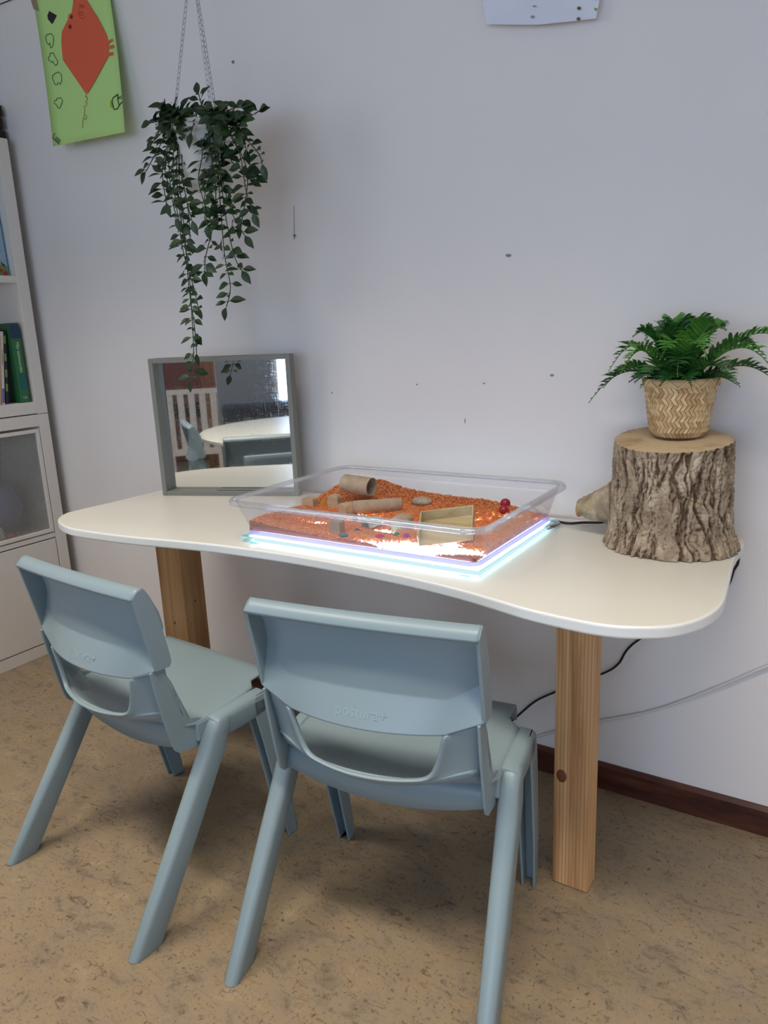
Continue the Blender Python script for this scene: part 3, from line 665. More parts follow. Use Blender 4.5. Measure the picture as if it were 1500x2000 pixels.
# loose grains lying on top
gv, gf = [], []
rnd = random.Random(3)
base = [(1, 0, 0), (0, 1, 0), (-1, 0, 0), (0, -1, 0), (0, 0, 1), (0, 0, -1)]
fc = [(0, 1, 4), (1, 2, 4), (2, 3, 4), (3, 0, 4), (1, 0, 5), (2, 1, 5), (3, 2, 5), (0, 3, 5)]
cnt = 0
for _ in range(40000):
    x = TC.x + rnd.uniform(-hx, hx); y = TC.y + rnd.uniform(-hy, hy); h = lh(x, y)
    if h < .0: pr = 0
    elif h < .004: pr = (h / .004) ** 1.6 * .5
    else: pr = .62
    if rnd.random() > pr: continue
    r = rnd.uniform(.0024, .0033); th = r * .5
    mt = Matrix.Rotation(rnd.uniform(0, 6.28), 3, 'Z') @ Matrix.Rotation(rnd.gauss(0, .5), 3, 'X') @ Matrix.Rotation(rnd.gauss(0, .5), 3, 'Y')
    z = TZ + max(.001, h - .0018 + rnd.uniform(0, .0016)); k0 = len(gv)
    for p in base:
        q = mt @ Vector((p[0] * r, p[1] * r, p[2] * th)); gv.append((x + q.x, y + q.y, z + q.z))
    gf += [tuple(k0 + i for i in f_) for f_ in fc]; cnt += 1
# join the grains into the same lentil object (one uncountable stuff)
n0 = len(b.v); allv = b.v + gv; allf = b.f + [tuple(n0 + i for i in f_) for f_ in gf]
me = bpy.data.meshes.new('lentils'); me.from_pydata(allv, [], allf); me.shade_smooth()
at_ = me.attributes.new('thin', 'FLOAT', 'POINT')
vals = [max(.02, min(.8, .8 * math.exp(-max(0, h - .002) / .0056))) for h in thin] + [.35] * len(gv)
at_.data.foreach_set('value', vals)
me.materials.append(m_bed); me.materials.append(m_grain)
gn = m_grain.node_tree; gi = gn.nodes.new('ShaderNodeNewGeometry'); gr = gn.nodes.new('ShaderNodeValToRGB'); gr.color_ramp.elements[0].color = (*srgb(216, 128, 78), 1); gr.color_ramp.elements[1].color = (*srgb(250, 186, 136), 1); gn.links.new(gi.outputs['Random Per Island'], gr.inputs[0]); gn.links.new(gr.outputs[0], [n for n in gn.nodes if n.type == 'BSDF_DIFFUSE'][0].inputs[0])
me.polygons.foreach_set('material_index', [0] * len(b.f) + [1] * len(gf))
lent = bpy.data.objects.new('lentils', me); C.objects.link(lent); lent['kind'] = 'stuff'
tag(lent, 'orange lentils spread in drifts inside the clear tray', 'lentils')

# ------------------------------------------------------------------ loose parts in the tray
def surf(x, y): return TZ + max(.001, lh(x, y) - .002)
def tubeobj(name, lab, p0, p1, r, flatten=1., th=.0012, m=m_card, gap=None, cat='tube', roll=0.):
    p0, p1 = Vector(p0), Vector(p1); ax = (p1 - p0); L_ = ax.length; n = 36; rows = []
    for rr, zs in ((r, (0, L_)), (r - th, (L_, 0))):
        for z in zs:
            a_list = [2 * math.pi * k_ / n for k_ in range(n)] if gap is None else [gap[0] + (gap[1] - gap[0]) * k_ / n for k_ in range(n + 1)]
            rows.append([(rr * math.cos(a), rr * flatten * math.sin(a), z) for a in a_list])
    b = MB().grid(rows + [rows[0]], gap is None)
    if gap is not None:
        w_2 = len(rows[0]); b.f.append((0, w_2, 2 * w_2, 3 * w_2)); b.f.append((w_2 - 1, 2 * w_2 - 1, 3 * w_2 - 1, 4 * w_2 - 1))
    zq = ax.normalized(); xq = zq.cross(Vector((0, 0, 1))).normalized(); yq = zq.cross(xq)
    mt = Matrix((xq, -yq, zq)).transposed().to_4x4() @ Matrix.Rotation(roll, 4, 'Z'); mt.translation = p0
    b.xf(mt); return tag(smooth_angle(b.build(name, m)), lab, cat)
A1 = atZ(664, 946, 0).xy
def pt(px_, py_, z): return atZ(px_, py_, z)
c0 = pt(674, 943, .716); c1 = pt(726, 951, .712)
tubeobj('cardboard_tube', 'large open cardboard tube lying on the back of the lentils', c0, c1, .0215, .92)
c0 = pt(692, 990, TZ + .018); c1 = pt(786, 984, TZ + .020)
tubeobj('cardboard_strip', 'half-round cardboard piece standing across the middle of the tray', pt(690, 990, TZ + .017), pt(784, 984, TZ + .018), .0175, 1.0, gap=(math.radians(-62), math.radians(62)))
tubeobj('cardboard_ring', 'short teardrop cardboard ring lying open in the lentils at the tray front', pt(713, 1026, TZ + .012), pt(738, 1016, TZ + .016), .0125, .85, roll=.3)
def block(name, lab, px_, py_, w, d, h, rz, m, top='round', tilt=0., zoff=0.):
    c = pt(px_, py_, TZ + .008)
    n = 10; prof = [(-w / 2, 0), (w / 2, 0), (w / 2, h * .72)]
    for i in range(n + 1):
        a = math.pi * i / n; prof.append((w / 2 * math.cos(a), h * .72 + h * .28 * math.sin(a)))
    prof.append((-w / 2, h * .72))
    b = MB().loft([(p[0], -d / 2, p[1]) for p in prof], [(p[0], d / 2, p[1]) for p in prof])
    o = b.build(name, m, bevel=.001); o.location = (c.x, c.y, surf(c.x, c.y) - .004 + zoff); o.rotation_euler = (0, tilt, rz); return tag(o, lab, 'block')
block('wooden_block', 'round-topped wooden block furthest left in the lentil tray', 606, 990, .030, .022, .024, .1, m_beech)
block('wooden_block', 'round-topped wooden block behind the two middle blocks in the tray', 655, 990, .026, .022, .032, .1, m_beech)
block('wooden_block', 'arched wooden block with reddish end grain left of the cardboard strip', 678, 1000, .028, .028, .032, -.35, m_beech)
block('wooden_block', 'greyish upright block close behind the tray front, left of the cardboard ring', 658, 1036, .025, .020, .034, .1, m_card)
block('wooden_block', 'broad greyish block with chamfered top between cardboard strip and open box', 786, 1028, .038, .026, .034, .2, m_card)
st_ = MB().sphere((0, 0, 0), 1, 28, 16); st_.v = [(p[0] * .024 * (1 + .05 * noise.noise(Vector(p) * 2)), p[1] * .018, p[2] * .0105) for p in st_.v]
c = pt(824, 976, TZ + .02); m_stone = mat('pebble', srgb(172, 158, 138), .8)
link(m_stone, ramp(m_stone, noise_tex(m_stone, coords(m_stone), 90, 5), [(.35, srgb(150, 136, 116)), (.65, srgb(180, 166, 144))]), P(m_stone).inputs['Base Color'])
tag(st_.build('pebble', m_stone, smooth=True, loc=(c.x, c.y, surf(c.x, c.y) + .004)), 'flat oval beige pebble on the lentils behind the open wooden box', 'stone')
# open wooden box lying tilted
wb = thing('small_wooden_box', 'small open plywood box lying tilted in the right front of the tray', 'box')
# four corners of the rim and a flat floor, in world units
p_fl = pt(823, 1060, TZ + .004); p_bl = pt(826, 1012, TZ + .022); p_br = pt(918, 992, TZ + .030); p_fr = pt(931, 1040, TZ + .012)
def plank(a, b_, up, th, h, name):
    a, b_ = Vector(a), Vector(b_); d = (b_ - a).normalized(); n_ = d.cross(up).normalized() * th; u = up.normalized() * h
    MB().loft([a, b_, b_ + u, a + u], [a + n_, b_ + n_, b_ + u + n_, a + u + n_]).build(name, m_ply, wb, bevel=.0006)
bc = pt(874, 1040, TZ + .013); ux = Vector((math.cos(.42), math.sin(.42), .12)).normalized(); uy = Vector((-math.sin(.42), math.cos(.42), .32)).normalized(); uz = ux.cross(uy).normalized()
L1, L2, HB = .050, .043, .022
def loc_(a, b_, c_): return bc + ux * a + uy * b_ + uz * c_ + Vector((0, 0, .004))
def lbox(name, a0, a1, b0, b1, c0, c1):
    b = MB().box(a0, a1, b0, b1, c0, c1); b.v = [tuple(loc_(*p)) for p in b.v]; b.build(name, m_ply, wb, bevel=.0005)
lbox('box_floor', -L1, L1, -L2, L2, 0, .002)
lbox('side', -L1, L1, L2 - .0025, L2, .002, HB); lbox('side', L1 - .0025, L1, -L2, L2 - .0025, .002, HB); lbox('side', -L1, -L1 + .0025, -L2, L2 - .0025, .002, HB)
# beads
m_redb = mat('red_bead', srgb(150, 24, 38), .25)
for i, (a, b_, z, lab) in enumerate(((987, 983, .028, 'upper of the two red round beads at the right end of the lentils'), (984, 996, .018, 'lower of the two red round beads at the right end of the lentils'))):
    c = pt(a, b_, TZ + z); tag(MB().sphere((0, 0, 0), .0105, 20, 12, (1, 1, .95)).build('bead', m_redb, smooth=True, loc=c), lab, 'bead', 'red beads')
gems = [(632, 984, .012, (.75, .62, .05), (1, 1, 1.2), 'yellow glass gem between the two left wooden blocks'),
        (671, 1045, .006, (.15, .35, .5), (1.6, 1, .6), 'blue glass gem at the tray front near the upright block'),
        (688, 966, .012, (.35, .03, .08), (1.7, 1, .9), 'dark red glass gem under the large cardboard tube'),
        (702, 975, .010, (.9, .05, .12), (.7, .7, .7), 'bright red glass gem beside the large cardboard tube'),
        (713, 1047, .005, (.95, .5, .05), (1.5, 1, .6), 'amber glass gem just in front of the cardboard ring'),
        (742, 1048, .005, (.75, .02, .25), (1.5, 1, .6), 'dark pink glass gem in front of the cardboard ring'),
        (775, 1044, .006, (.15, .5, .12), (.8, .8, .8), 'green glass gem in front of the broad grey block'),
        (794, 1047, .006, (.65, .08, .75), (1.0, .8, .7), 'purple glass gem right of the green gem'),
        (815, 1024, .010, (.95, .1, .45), (1.2, .9, .7), 'hot pink glass gem against the open wooden box'),
        (758, 1020, .010, (.9, .04, .2), (1.0, 1.6, .6), 'crimson glass gem between cardboard ring and broad block'),
        (693, 1012, .012, (.25, .05, .2), (1.1, .8, .6), 'plum glass gem behind the cardboard ring'),
        (709, 1009, .012, (.4, .65, .95), (1.1, .8, .6), 'pale blue glass gem behind the cardboard ring'),
        (922, 1032, .010, (.9, .08, .2), (1.4, 1.0, .6), 'pink-red glass gem behind the right corner of the open box'),
        (697, 1036, .006, (.2, .25, .4), (.8, .8, .6), 'slate blue glass gem left of the cardboard ring')]
for (a, b_, z, col, sc, lab) in gems:
    c = pt(a, b_, TZ + z); s_ = MB().sphere((0, 0, 0), .0068, 12, 7, sc)
    tag(s_.build('glass_gem', gem('gem_' + lab.split()[0], col), loc=c), lab, 'gem', 'coloured glass gems in the tray')
c = pt(750, 955, TZ + .040)
ring = MB().tube([(c.x + .006 * math.cos(a * math.pi / 8), c.y, c.z - .002 + .006 * math.sin(a * math.pi / 8)) for a in range(-2, 11)], .0005, 6)
tag(ring.build('wire_loop', m_steel, smooth=True), 'tiny thin wire loop sticking out of the lentils behind the cardboard strip', 'wire')

# ------------------------------------------------------------------ tree stump
sc_ = Vector((-.290, 1.385)); HS = .192
n_a, n_z = 300, 150
def stump_r(a, z):            # z in 0..1
    r = .1035 + .006 * math.cos(a - .3) + .004 * math.cos(2 * a + 1.) + .003 * math.cos(3 * a)
    r *= 1 - .075 * z
    r += .014 * math.exp(-((z) / .13) ** 2) * (.5 + .5 * math.cos(a + 1.0)) + .004 * math.exp(-z / .1)
    return r
rows = []; dep = []
for j in range(n_z + 1):
    z = j / n_z; row = []
    for i in range(n_a):
        a = 2 * math.pi * i / n_a
        ca, sa = math.cos(a), math.sin(a)
        wv_ = .16 * noise.noise(Vector((ca * 2.5, sa * 2.5, z * 2.6))) + .05 * noise.noise(Vector((ca * 8, sa * 8, z * 9)))
        cu_, su_ = math.cos(a + wv_), math.sin(a + wv_)
        n1 = noise.noise(Vector((cu_ * 10, su_ * 10, z * 1.5)))
        n2 = noise.noise(Vector((cu_ * 21, su_ * 21, z * 5 + 5)))
        n3 = noise.noise(Vector((ca * 34, sa * 34, z * 26)))
        n4 = noise.noise(Vector((cu_ * 12, su_ * 12, z * 16 + 9)))
        rid = 1 - min(1, abs(n1) * 3.4); rid2 = 1 - min(1, abs(n2) * 3.2); rid4 = (1 - min(1, abs(n4) * 5)) * .8
        d_ = -.0062 * rid ** 1.4 - .0032 * rid2 ** 1.6 - .0018 * rid4 + .0018 * n3 + .0012 * noise.noise(Vector((ca * 70, sa * 70, z * 60)))
        if z > .985: d_ *= .6
        r = stump_r(a, z) + .004 + d_
        zt = HS + .010 * (sa) * z        # slightly sloping cut
        row.append((sc_.x + r * ca, sc_.y + r * sa * .98, TT + .0012 + z * zt))
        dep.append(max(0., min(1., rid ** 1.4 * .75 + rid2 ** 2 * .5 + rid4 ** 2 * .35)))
    rows.append(row)
sm = MB().grid(rows, True)
me = bpy.data.meshes.new('bark'); me.from_pydata(sm.v, [], sm.f); me.shade_smooth()
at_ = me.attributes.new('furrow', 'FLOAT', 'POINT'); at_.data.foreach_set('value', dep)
m_bark = mat('bark', rough=.9, spec=.15)
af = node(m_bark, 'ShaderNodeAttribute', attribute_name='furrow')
nb = noise_tex(m_bark, coords(m_bark, (1, 1, .6)), 32, 8, .7)
nl = noise_tex(m_bark, coords(m_bark), 11, 4, .6, .5)
plate = ramp(m_bark, nb, [(.30, srgb(118, 100, 82)), (.5, srgb(164, 146, 124)), (.7, srgb(204, 188, 164))])
plate = mix(m_bark, ramp(m_bark, nl, [(.55, (0, 0, 0)), (.68, (.5, .5, .5))]), plate, srgb(178, 168, 124))
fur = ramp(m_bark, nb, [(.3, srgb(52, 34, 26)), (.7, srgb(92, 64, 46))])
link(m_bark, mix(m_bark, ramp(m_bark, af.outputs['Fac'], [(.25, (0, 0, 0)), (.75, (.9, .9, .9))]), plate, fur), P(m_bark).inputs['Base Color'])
bump(m_bark, noise_tex(m_bark, coords(m_bark, (1, 1, .5)), 90, 6, .7), .6, .004)
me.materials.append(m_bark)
ts = thing('tree_stump', 'sawn tree stump with rough bark on the right end of the table', 'tree stump')
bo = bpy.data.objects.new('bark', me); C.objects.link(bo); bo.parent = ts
m_cut = mat('sawn_wood', rough=.75, spec=.2)
tc = coords(m_cut); mpv = node(m_cut, 'ShaderNodeMapping'); mpv.inputs['Location'].default_value = (-sc_.x - .03, -sc_.y, 0); link(m_cut, tc, mpv.inputs['Vector'])
wv = node(m_cut, 'ShaderNodeTexWave', wave_type='RINGS', rings_direction='Z'); wv.inputs['Scale'].default_value = 60; wv.inputs['Distortion'].default_value = 2.5
link(m_cut, mpv.outputs[0], wv.inputs['Vector'])
cc = ramp(m_cut, wv.outputs['Fac'], [(0, srgb(192, 168, 134)), (1, srgb(196, 173, 140))])
link(m_cut, mix(m_cut, ramp(m_cut, noise_tex(m_cut, tc, 14, 5, .6, .4), [(.5, (0, 0, 0)), (.68, (.7, .7, .7))]), cc, srgb(150, 118, 72)), P(m_cut).inputs['Base Color'])
top = rows[-1]; cen = (sc_.x, sc_.y, TT + .0012 + HS)
b = MB(); ins = [tuple(Vector(p).lerp(Vector(cen), .045) + Vector((0, 0, .0015))) for p in top]
b.grid([top, ins], True); n0 = len(b.v); b.v.append((cen[0], cen[1], cen[2] + .0015))
for i in range(n_a): b.f.append((n_a + i, n_a + (i + 1) % n_a, n0))
b.build('cut_face', m_cut, ts, smooth=True)
# side branch stub
k0 = Vector((-.385, 1.40, TT + .052)); k1 = Vector((-.452, 1.395, TT + .048))
b = MB(); pts = []; rr_ = []
for i in range(15):
    t = i / 14; pts.append(k0.lerp(k1, t) + Vector((0, 0, .008 * (1 - t)))); rr_.append(.027 * (1 - t) ** 1.4 + .0185 + .001 * math.sin(i * 2.2))
b.tube(pts, rr_, 40)
b.v = [tuple(Vector(p) + .0035 * noise.noise_vector(Vector(p) * 60) + .0015 * noise.noise_vector(Vector(p) * 150)) for p in b.v]
b.build('branch_stub', m_bark, ts, smooth=True)
m_stub = mat('orange_cut_wood', srgb(190, 134, 82), .7)
MB().tube([k1 + Vector((.002, 0, 0)), k1 + Vector((-.003, 0, 0))], [.0175, .0165], 28).build('stub_cut_face', m_stub, ts, bevel=.0015)

# ------------------------------------------------------------------ basket with fern
PC = Vector((-.278, 1.405)); PZ = TT + .0012 + HS + .0035
R0, R1, PH = .047, .061, .103
bp = thing('woven_basket_pot', 'small woven bamboo basket pot standing on the tree stump', 'basket', (PC.x, PC.y, PZ))
m_bam = mat('bamboo_strip', rough=.5, spec=.35)
oi = node(m_bam, 'ShaderNodeNewGeometry'); cr = ramp(m_bam, oi.outputs['Random Per Island'], [(0, srgb(176, 140, 96)), (.5, srgb(202, 170, 124)), (1, srgb(222, 196, 152))])
link(m_bam, cr, P(m_bam).inputs['Base Color'])
m_bamd = mat('bamboo_gap', srgb(92, 66, 40), .8)
def prad(z):
    t = z / PH; return R0 + (R1 - R0) * t ** .85 - .009 * max(0, 1 - z / .012) ** 2
MB().lathe([(0, .0006)] + [(prad(z) - .0016, z) for z in (0.0006, .004, .010, .03, .06, .09, PH)] + [(prad(PH) - .004, PH), (prad(.02) - .004, .02), (0, .02)], 48).build('basket_liner', m_bamd, bp, smooth=True)
b = MB(); NR, NC = 9, 46; rh = (PH - .014) / NR
for r in range(NR):
    for c_ in range(NC):
        z0, z1 = .001 + r * rh, .001 + (r + 1) * rh + .0012
        sh = (1 if r % 2 else -1) * .85; a0 = (c_ + .5 * (r % 2 == 0) * 0) / NC * 2 * math.pi; wd = 2 * math.pi / NC * .86
        quad = []
        for (zz, off) in ((z0, 0), (z1, sh * 2 * math.pi / NC)):
            ss = 0 if r % 2 else sh * -1 * 2 * math.pi / NC * 1
            quad.append([(a0 + off + (0 if r % 2 else -sh * 2 * math.pi / NC), zz), (a0 + off + wd + (0 if r % 2 else -sh * 2 * math.pi / NC), zz)])
        (p0, p1), (p3, p2) = quad
        rad_in, lift0, lift1 = -.0008, .0006, .0016
        A_ = []; B_ = []
        for (a, zz), lf in ((p0, lift0), (p1, lift1), (p2, lift0), (p3, lift1)):
            R_ = prad(max(zz, 0)) ; A_.append(((R_ + rad_in) * math.cos(a), (R_ + rad_in) * math.sin(a), zz)); B_.append(((R_ + lf) * math.cos(a), (R_ + lf) * math.sin(a), zz))
        b.loft(A_, B_)
b.build('woven_body', m_bam, bp)
MB().lathe([(prad(PH) - .003, PH - .013), (prad(PH) + .0016, PH - .013), (prad(PH) + .0022, PH - .006), (prad(PH) + .0018, PH + .001), (prad(PH) - .003, PH + .001)], 60).build('rim_band', m_bam, bp, smooth=True)
b = MB(); NZ = 22
for i in range(NZ):
    for s in (0, 1):
        pts = []
        for k_ in range(7):
            t = k_ / 6; a = 2 * math.pi * (i + t) / NZ; zz = PH - .0145 + .0155 * (t if s else 1 - t); R_ = prad(PH) + .0034
            pts.append((R_ * math.cos(a), R_ * math.sin(a), zz))
        if (i + s) % 2 == 0: b.tube(pts, .0013, 5)
b.build('rim_lacing', mat('bamboo_lacing', srgb(220, 190, 142), .45), bp, smooth=True)

fp = thing('fern_plant', 'green artificial fern growing out of the woven basket pot', 'fern', (PC.x, PC.y, PZ + .021))
MB().lathe([(0, .072), (R1 - .008, .072), (R1 - .010, .060), (0, .060)], 28).build('moss', m_soil, fp)
rf = random.Random(11)
def frond(az, length, rise, droop, w, m, base_r=.02):
    length *= 1.0 + .22 * abs(math.cos(az)); rise *= .92
    n = 20; b = MB(); d = Vector((math.cos(az), math.sin(az), 0)); side = Vector((-math.sin(az), math.cos(az), 0))
    pts = []
    for i in range(n + 1):
        t = i / n; hor = base_r + length * (t ** .95); z = .072 + rise * math.sin(min(1, t * 1.15) * math.pi * .5) - droop * max(0, t - .35) ** 2 * 2.2
        pts.append(d * hor + Vector((0, 0, z)) + side * (.012 * math.sin(t * 2.4 + az * 3)))
    b.tube(pts, [.0011 * (1 - .6 * i / n) for i in range(n + 1)], 5)
    NL = 21
    for i in range(2, NL):
        t = i / NL; f_ = t * n; k_ = min(n - 1, int(f_)); p = pts[k_].lerp(pts[k_ + 1], f_ - k_); tg = (pts[k_ + 1] - pts[k_]).normalized()
        ll = w * (math.sin(min(1., (t + .08) * 1.05) * math.pi) ** .55) * rf.uniform(.85, 1.12)
        ll *= 1.15
        if ll < .004: ll = .004
        up = side.cross(tg).normalized()
        if up.z < 0: up = -up
        for s in (-1, 1):
            dr = (side * s * .80 + tg * .50 + up * (.34 + rf.uniform(-.15, .25))).normalized(); wd = (tg * .5 * ll * .20)
            tip = p + dr * ll - Vector((0, 0, ll * .12)); mid = p + dr * ll * .5 + up * .001
            k1_ = len(b.v); b.v += [tuple(p - wd * .5), tuple(p + dr * ll * .3 - wd), tuple(p + dr * ll * .72 - wd * .85), tuple(tip), tuple(p + dr * ll * .72 + wd * .85), tuple(p + dr * ll * .3 + wd), tuple(p + wd * .5), tuple(mid + up * .0008)]
            b.f += [(k1_, k1_ + 1, k1_ + 7), (k1_ + 1, k1_ + 2, k1_ + 7), (k1_ + 2, k1_ + 3, k1_ + 7), (k1_ + 3, k1_ + 4, k1_ + 7), (k1_ + 4, k1_ + 5, k1_ + 7), (k1_ + 5, k1_ + 6, k1_ + 7), (k1_ + 6, k1_, k1_ + 7)]
    # keep every frond clear of the wall
    b.v = [(p[0], min(p[1], WALL - .006 - PC.y), p[2]) for p in b.v]
    return b.build('frond', m, fp, smooth=False, solid=.0005)
D_ = math.radians
for az, L_, ri, dr_, w_, mm in [
    (D_(182), .125, .035, .075, .032, m_fern), (D_(200), .100, .045, .05, .032, m_fern), (D_(165), .115, .095, .075, .030, m_fern2), (D_(150), .07, .11, .03, .034, m_fern2),
    (D_(215), .085, .085, .06, .032, m_fern2), (D_(240), .085, .05, .05, .034, m_fern), (D_(262), .075, .10, .05, .034, m_fern2), (D_(285), .080, .07, .05, .034, m_fern),
    (D_(305), .085, .10, .05, .034, m_fern2), (D_(325), .095, .05, .05, .032, m_fern), (D_(345), .115, .085, .06, .032, m_fern2), (D_(2), .125, .045, .06, .032, m_fern),
    (D_(-6), .135, .11, .05, .032, m_fern2), (D_(20), .10, .09, .04, .032, m_fern), (D_(45), .055, .115, .02, .032, m_fern2), (D_(75), .035, .12, .0, .034, m_fern), (D_(110), .035, .12, .0, .034, m_fern2),
    (D_(190), .06, .11, .02, .034, m_fern), (D_(230), .045, .115, .02, .034, m_fern), (D_(330), .05, .12, .02, .034, m_fern2), (D_(280), .04, .12, .01, .034, m_fern), (D_(255), .06, .03, .03, .034, m_fern),
    (D_(210), .06, .025, .02, .032, m_fern), (D_(300), .06, .03, .03, .032, m_fern), (D_(340), .07, .02, .02, .03, m_fern), (D_(175), .07, .02, .02, .03, m_fern)]:
    frond(az, L_, ri, dr_, w_, mm, .012)

# ------------------------------------------------------------------ hanging plant
HY = 1.33
pc = atY(398, 244, HY); PX, PZt = pc.x, 1.500
hp = thing('hanging_pot', 'white plastic hanging pot on thin chains in front of the wall', 'hanging pot', (PX, HY, PZt - .135))
prof = [(0, 0), (.046, 0), (.050, .004)]
for i in range(9):
    z = .006 + i * .0125; r = .050 + .014 * z / .135; prof += [(r + .0004, z), (r + .0014, z + .005), (r + .0004, z + .010)]
prof += [(.0655, .122), (.0675, .126), (.0675, .134), (.0655, .135), (.0635, .134), (.062, .120), (.048, .006), (0, .006)]
MB().lathe(prof, 48).build('pot', m_pot, hp, smooth=True)
MB().lathe([(0, .118), (.0612, .118), (.0612, .112), (0, .112)], 32).build('filler', m_soil, hp)
hook = Vector((atY(373, -85, HY).x - PX, 0, atY(373, -85, HY).z - (PZt - .135)))
def chain(p0, p1, parent):
    p0, p1 = Vector(p0), Vector(p1); L_ = (p1 - p0).length; ll = .0135; n = int(L_ / (ll * .80)); b = MB(); ax = (p1 - p0).normalized()
    sx_ = ax.cross(Vector((0, 1, 0))).normalized(); sy_ = ax.cross(sx_)
    for i in range(n):
        c = p0 + ax * (L_ * (i + .5) / n); s1_, s2_ = (sx_, sy_) if i % 2 else (sy_, sx_)
        s1_ = (s1_ * .85 + s2_ * .5).normalized()
        pts = []
        for k_ in range(13):
            a = 2 * math.pi * k_ / 12; pts.append(c + ax * (ll * .5 * math.cos(a)) + s1_ * (.0026 * math.sin(a)))
        b.tube(pts, .00062, 5, False)
    return b.build('chain', m_steel, parent, smooth=True)
for a in (228, 341, 115):
    e = Vector((.066 * math.cos(math.radians(a)), .066 * math.sin(math.radians(a)), .131)); chain(e, hook, hp)
CZ = Vector((PX, HY, PZt - .135)) + hook
tag(MB().tube([CZ + Vector((0, 0, .0)), CZ + Vector((0, 0, .012)), Vector((CZ.x, CZ.y, CEIL - .004))], .0011, 6).build('ceiling_hook_wire', m_steel, smooth=True), 'thin steel wire hanging from the ceiling above the pot chains', 'wire')

tp = thing('trailing_plant', 'dark green trailing artificial plant spilling out of the hanging pot', 'hanging plant', (PX, HY, PZt - .017))
OR = Vector((PX, HY, PZt - .017))
rl = random.Random(5)
def leaf(b, p, d, L_, W_, nrm):
    d = d.normalized(); s = d.cross(nrm).normalized(); n_ = s.cross(d).normalized(); prof_ = [(0, .0), (.12, .35), (.3, .85), (.48, 1.), (.66, .82), (.82, .45), (1, 0)]
    k0 = len(b.v)
    for t, w in prof_:
        c = p + d * (L_ * t) - n_ * (L_ * .22 * t * t)
        b.v += [tuple(c - s * (W_ * w * .5) + n_ * (W_ * w * .12)), tuple(c), tuple(c + s * (W_ * w * .5) + n_ * (W_ * w * .12))]
    for i in range(len(prof_) - 1):
        a = k0 + 3 * i; b.f += [(a, a + 1, a + 4, a + 3), (a + 1, a + 2, a + 5, a + 4)]
def vine(pix, ys, dens=.0155, lsz=.030):
    dens *= .86; lsz *= 1.08
    pts = [atY(px_, py_, Y_) - OR for (px_, py_), Y_ in zip(pix, ys)]
    cv = catmull([tuple(p) for p in pts], 8, False); b = MB(); b.tube(cv, .0011, 5)
    acc = 0; s = 1
    for i in range(1, len(cv)):
        seg = cv[i] - cv[i - 1]; acc += seg.length
        if acc > dens:
            acc = 0; tg = seg.normalized()
            for s in (-1, 1):
                if rl.random() < .12: continue
                an = rl.uniform(-.9, .9); sd = Vector((math.cos(an) * s, math.sin(an) - .35, 0)); dr = (sd * .85 + tg * .35 + Vector((0, 0, rl.uniform(-.15, .45)))).normalized()
                L_ = lsz * rl.choice((.55, .75, .95, 1.05, 1.15)) * rl.uniform(.9, 1.1); p = cv[i] + dr * .004
                nrm = Vector((rl.uniform(-.4, .4), -.8, .55 + rl.uniform(-.3, .3)))
                k_ = len(b.v); b.tube([cv[i], p], .0007, 4); leaf(b, p, dr, L_, L_ * .56, nrm)
    dr = (cv[-1] - cv[-3]).normalized(); leaf(b, cv[-1], dr, lsz * 1.05, lsz * .55, Vector((.2, -1, .3)))
    b.v = [(p[0], min(p[1], WALL - .008 - HY), p[2]) for p in b.v]
    o = b.build('vine', m_leaf, tp, smooth=False)
    return o
V = [([(352, 243), (345, 330), (352, 420), (368, 520), (375, 620), (378, 690), (372, 745)], 1.27, .019, .026),
     ([(347, 245), (350, 350), (360, 450), (369, 560), (380, 640), (384, 690)], 1.28, .019, .026),
     ([(342, 248), (338, 340), (350, 440), (360, 500), (378, 560), (387, 600)], 1.30, .020, .026),
     ([(338, 245), (330, 310), (335, 380), (345, 425)], 1.27, .017, .030),
     ([(335, 240), (312, 285), (285, 335)], 1.29, .018, .032),
     ([(335, 235), (315, 260), (300, 275)], 1.30, .014, .032),
     ([(340, 250), (320, 310), (318, 350), (325, 395)], 1.31, .016, .030),
     ([(412, 245), (425, 330), (432, 420), (439, 500), (450, 560), (442, 600)], 1.26, .019, .030),
     ([(420, 245), (430, 340), (442, 430), (458, 500), (472, 528)], 1.27, .017, .031),
     ([(440, 250), (468, 300), (480, 370), (494, 415)], 1.28, .017, .029),
     ([(442, 245), (478, 270), (505, 300), (512, 320)], 1.29, .017, .029),
     ([(440, 235), (465, 225), (490, 225), (505, 218)], 1.33, .018, .026),
     ([(430, 250), (450, 310), (470, 330), (500, 345)], 1.31, .016, .027),
     ([(420, 260), (437, 360), (455, 420), (478, 460)], 1.28, .017, .029),
     ([(400, 250), (420, 350), (418, 430), (402, 500), (400, 530)], 1.26, .018, .030),
     ([(405, 245), (415, 320), (400, 380), (405, 440)], 1.255, .018, .029),
     ([(390, 243), (395, 300), (388, 350), (400, 400)], 1.255, .020, .028),
     ([(365, 240), (355, 310), (362, 380), (375, 430)], 1.26, .017, .030),
     ([(395, 235), (393, 205), (388, 185)], 1.32, .013, .030),
     ([(370, 230), (345, 212), (325, 208)], 1.30, .014, .030),
     ([(430, 230), (455, 212), (472, 210)], 1.31, .014, .030),
     ([(350, 232), (320, 235), (295, 240)], 1.28, .013, .032),
     ([(360, 232), (335, 225), (345, 245)], 1.26, .011, .030),
     ([(385, 232), (380, 215), (365, 225)], 1.28, .011, .030),
     ([(415, 232), (425, 215), (445, 230)], 1.27, .011, .030),
     ([(430, 240), (450, 240), (462, 262)], 1.26, .011, .030),
     ([(440, 245), (470, 245), (480, 290)], 1.34, .012, .030),
     ([(445, 250), (482, 330), (478, 400), (470, 440)], 1.36, .016, .028),
     ([(340, 250), (322, 330), (345, 390)], 1.37, .015, .028),
     ([(350, 250), (352, 330), (366, 400), (372, 470)], 1.36, .016, .028)]
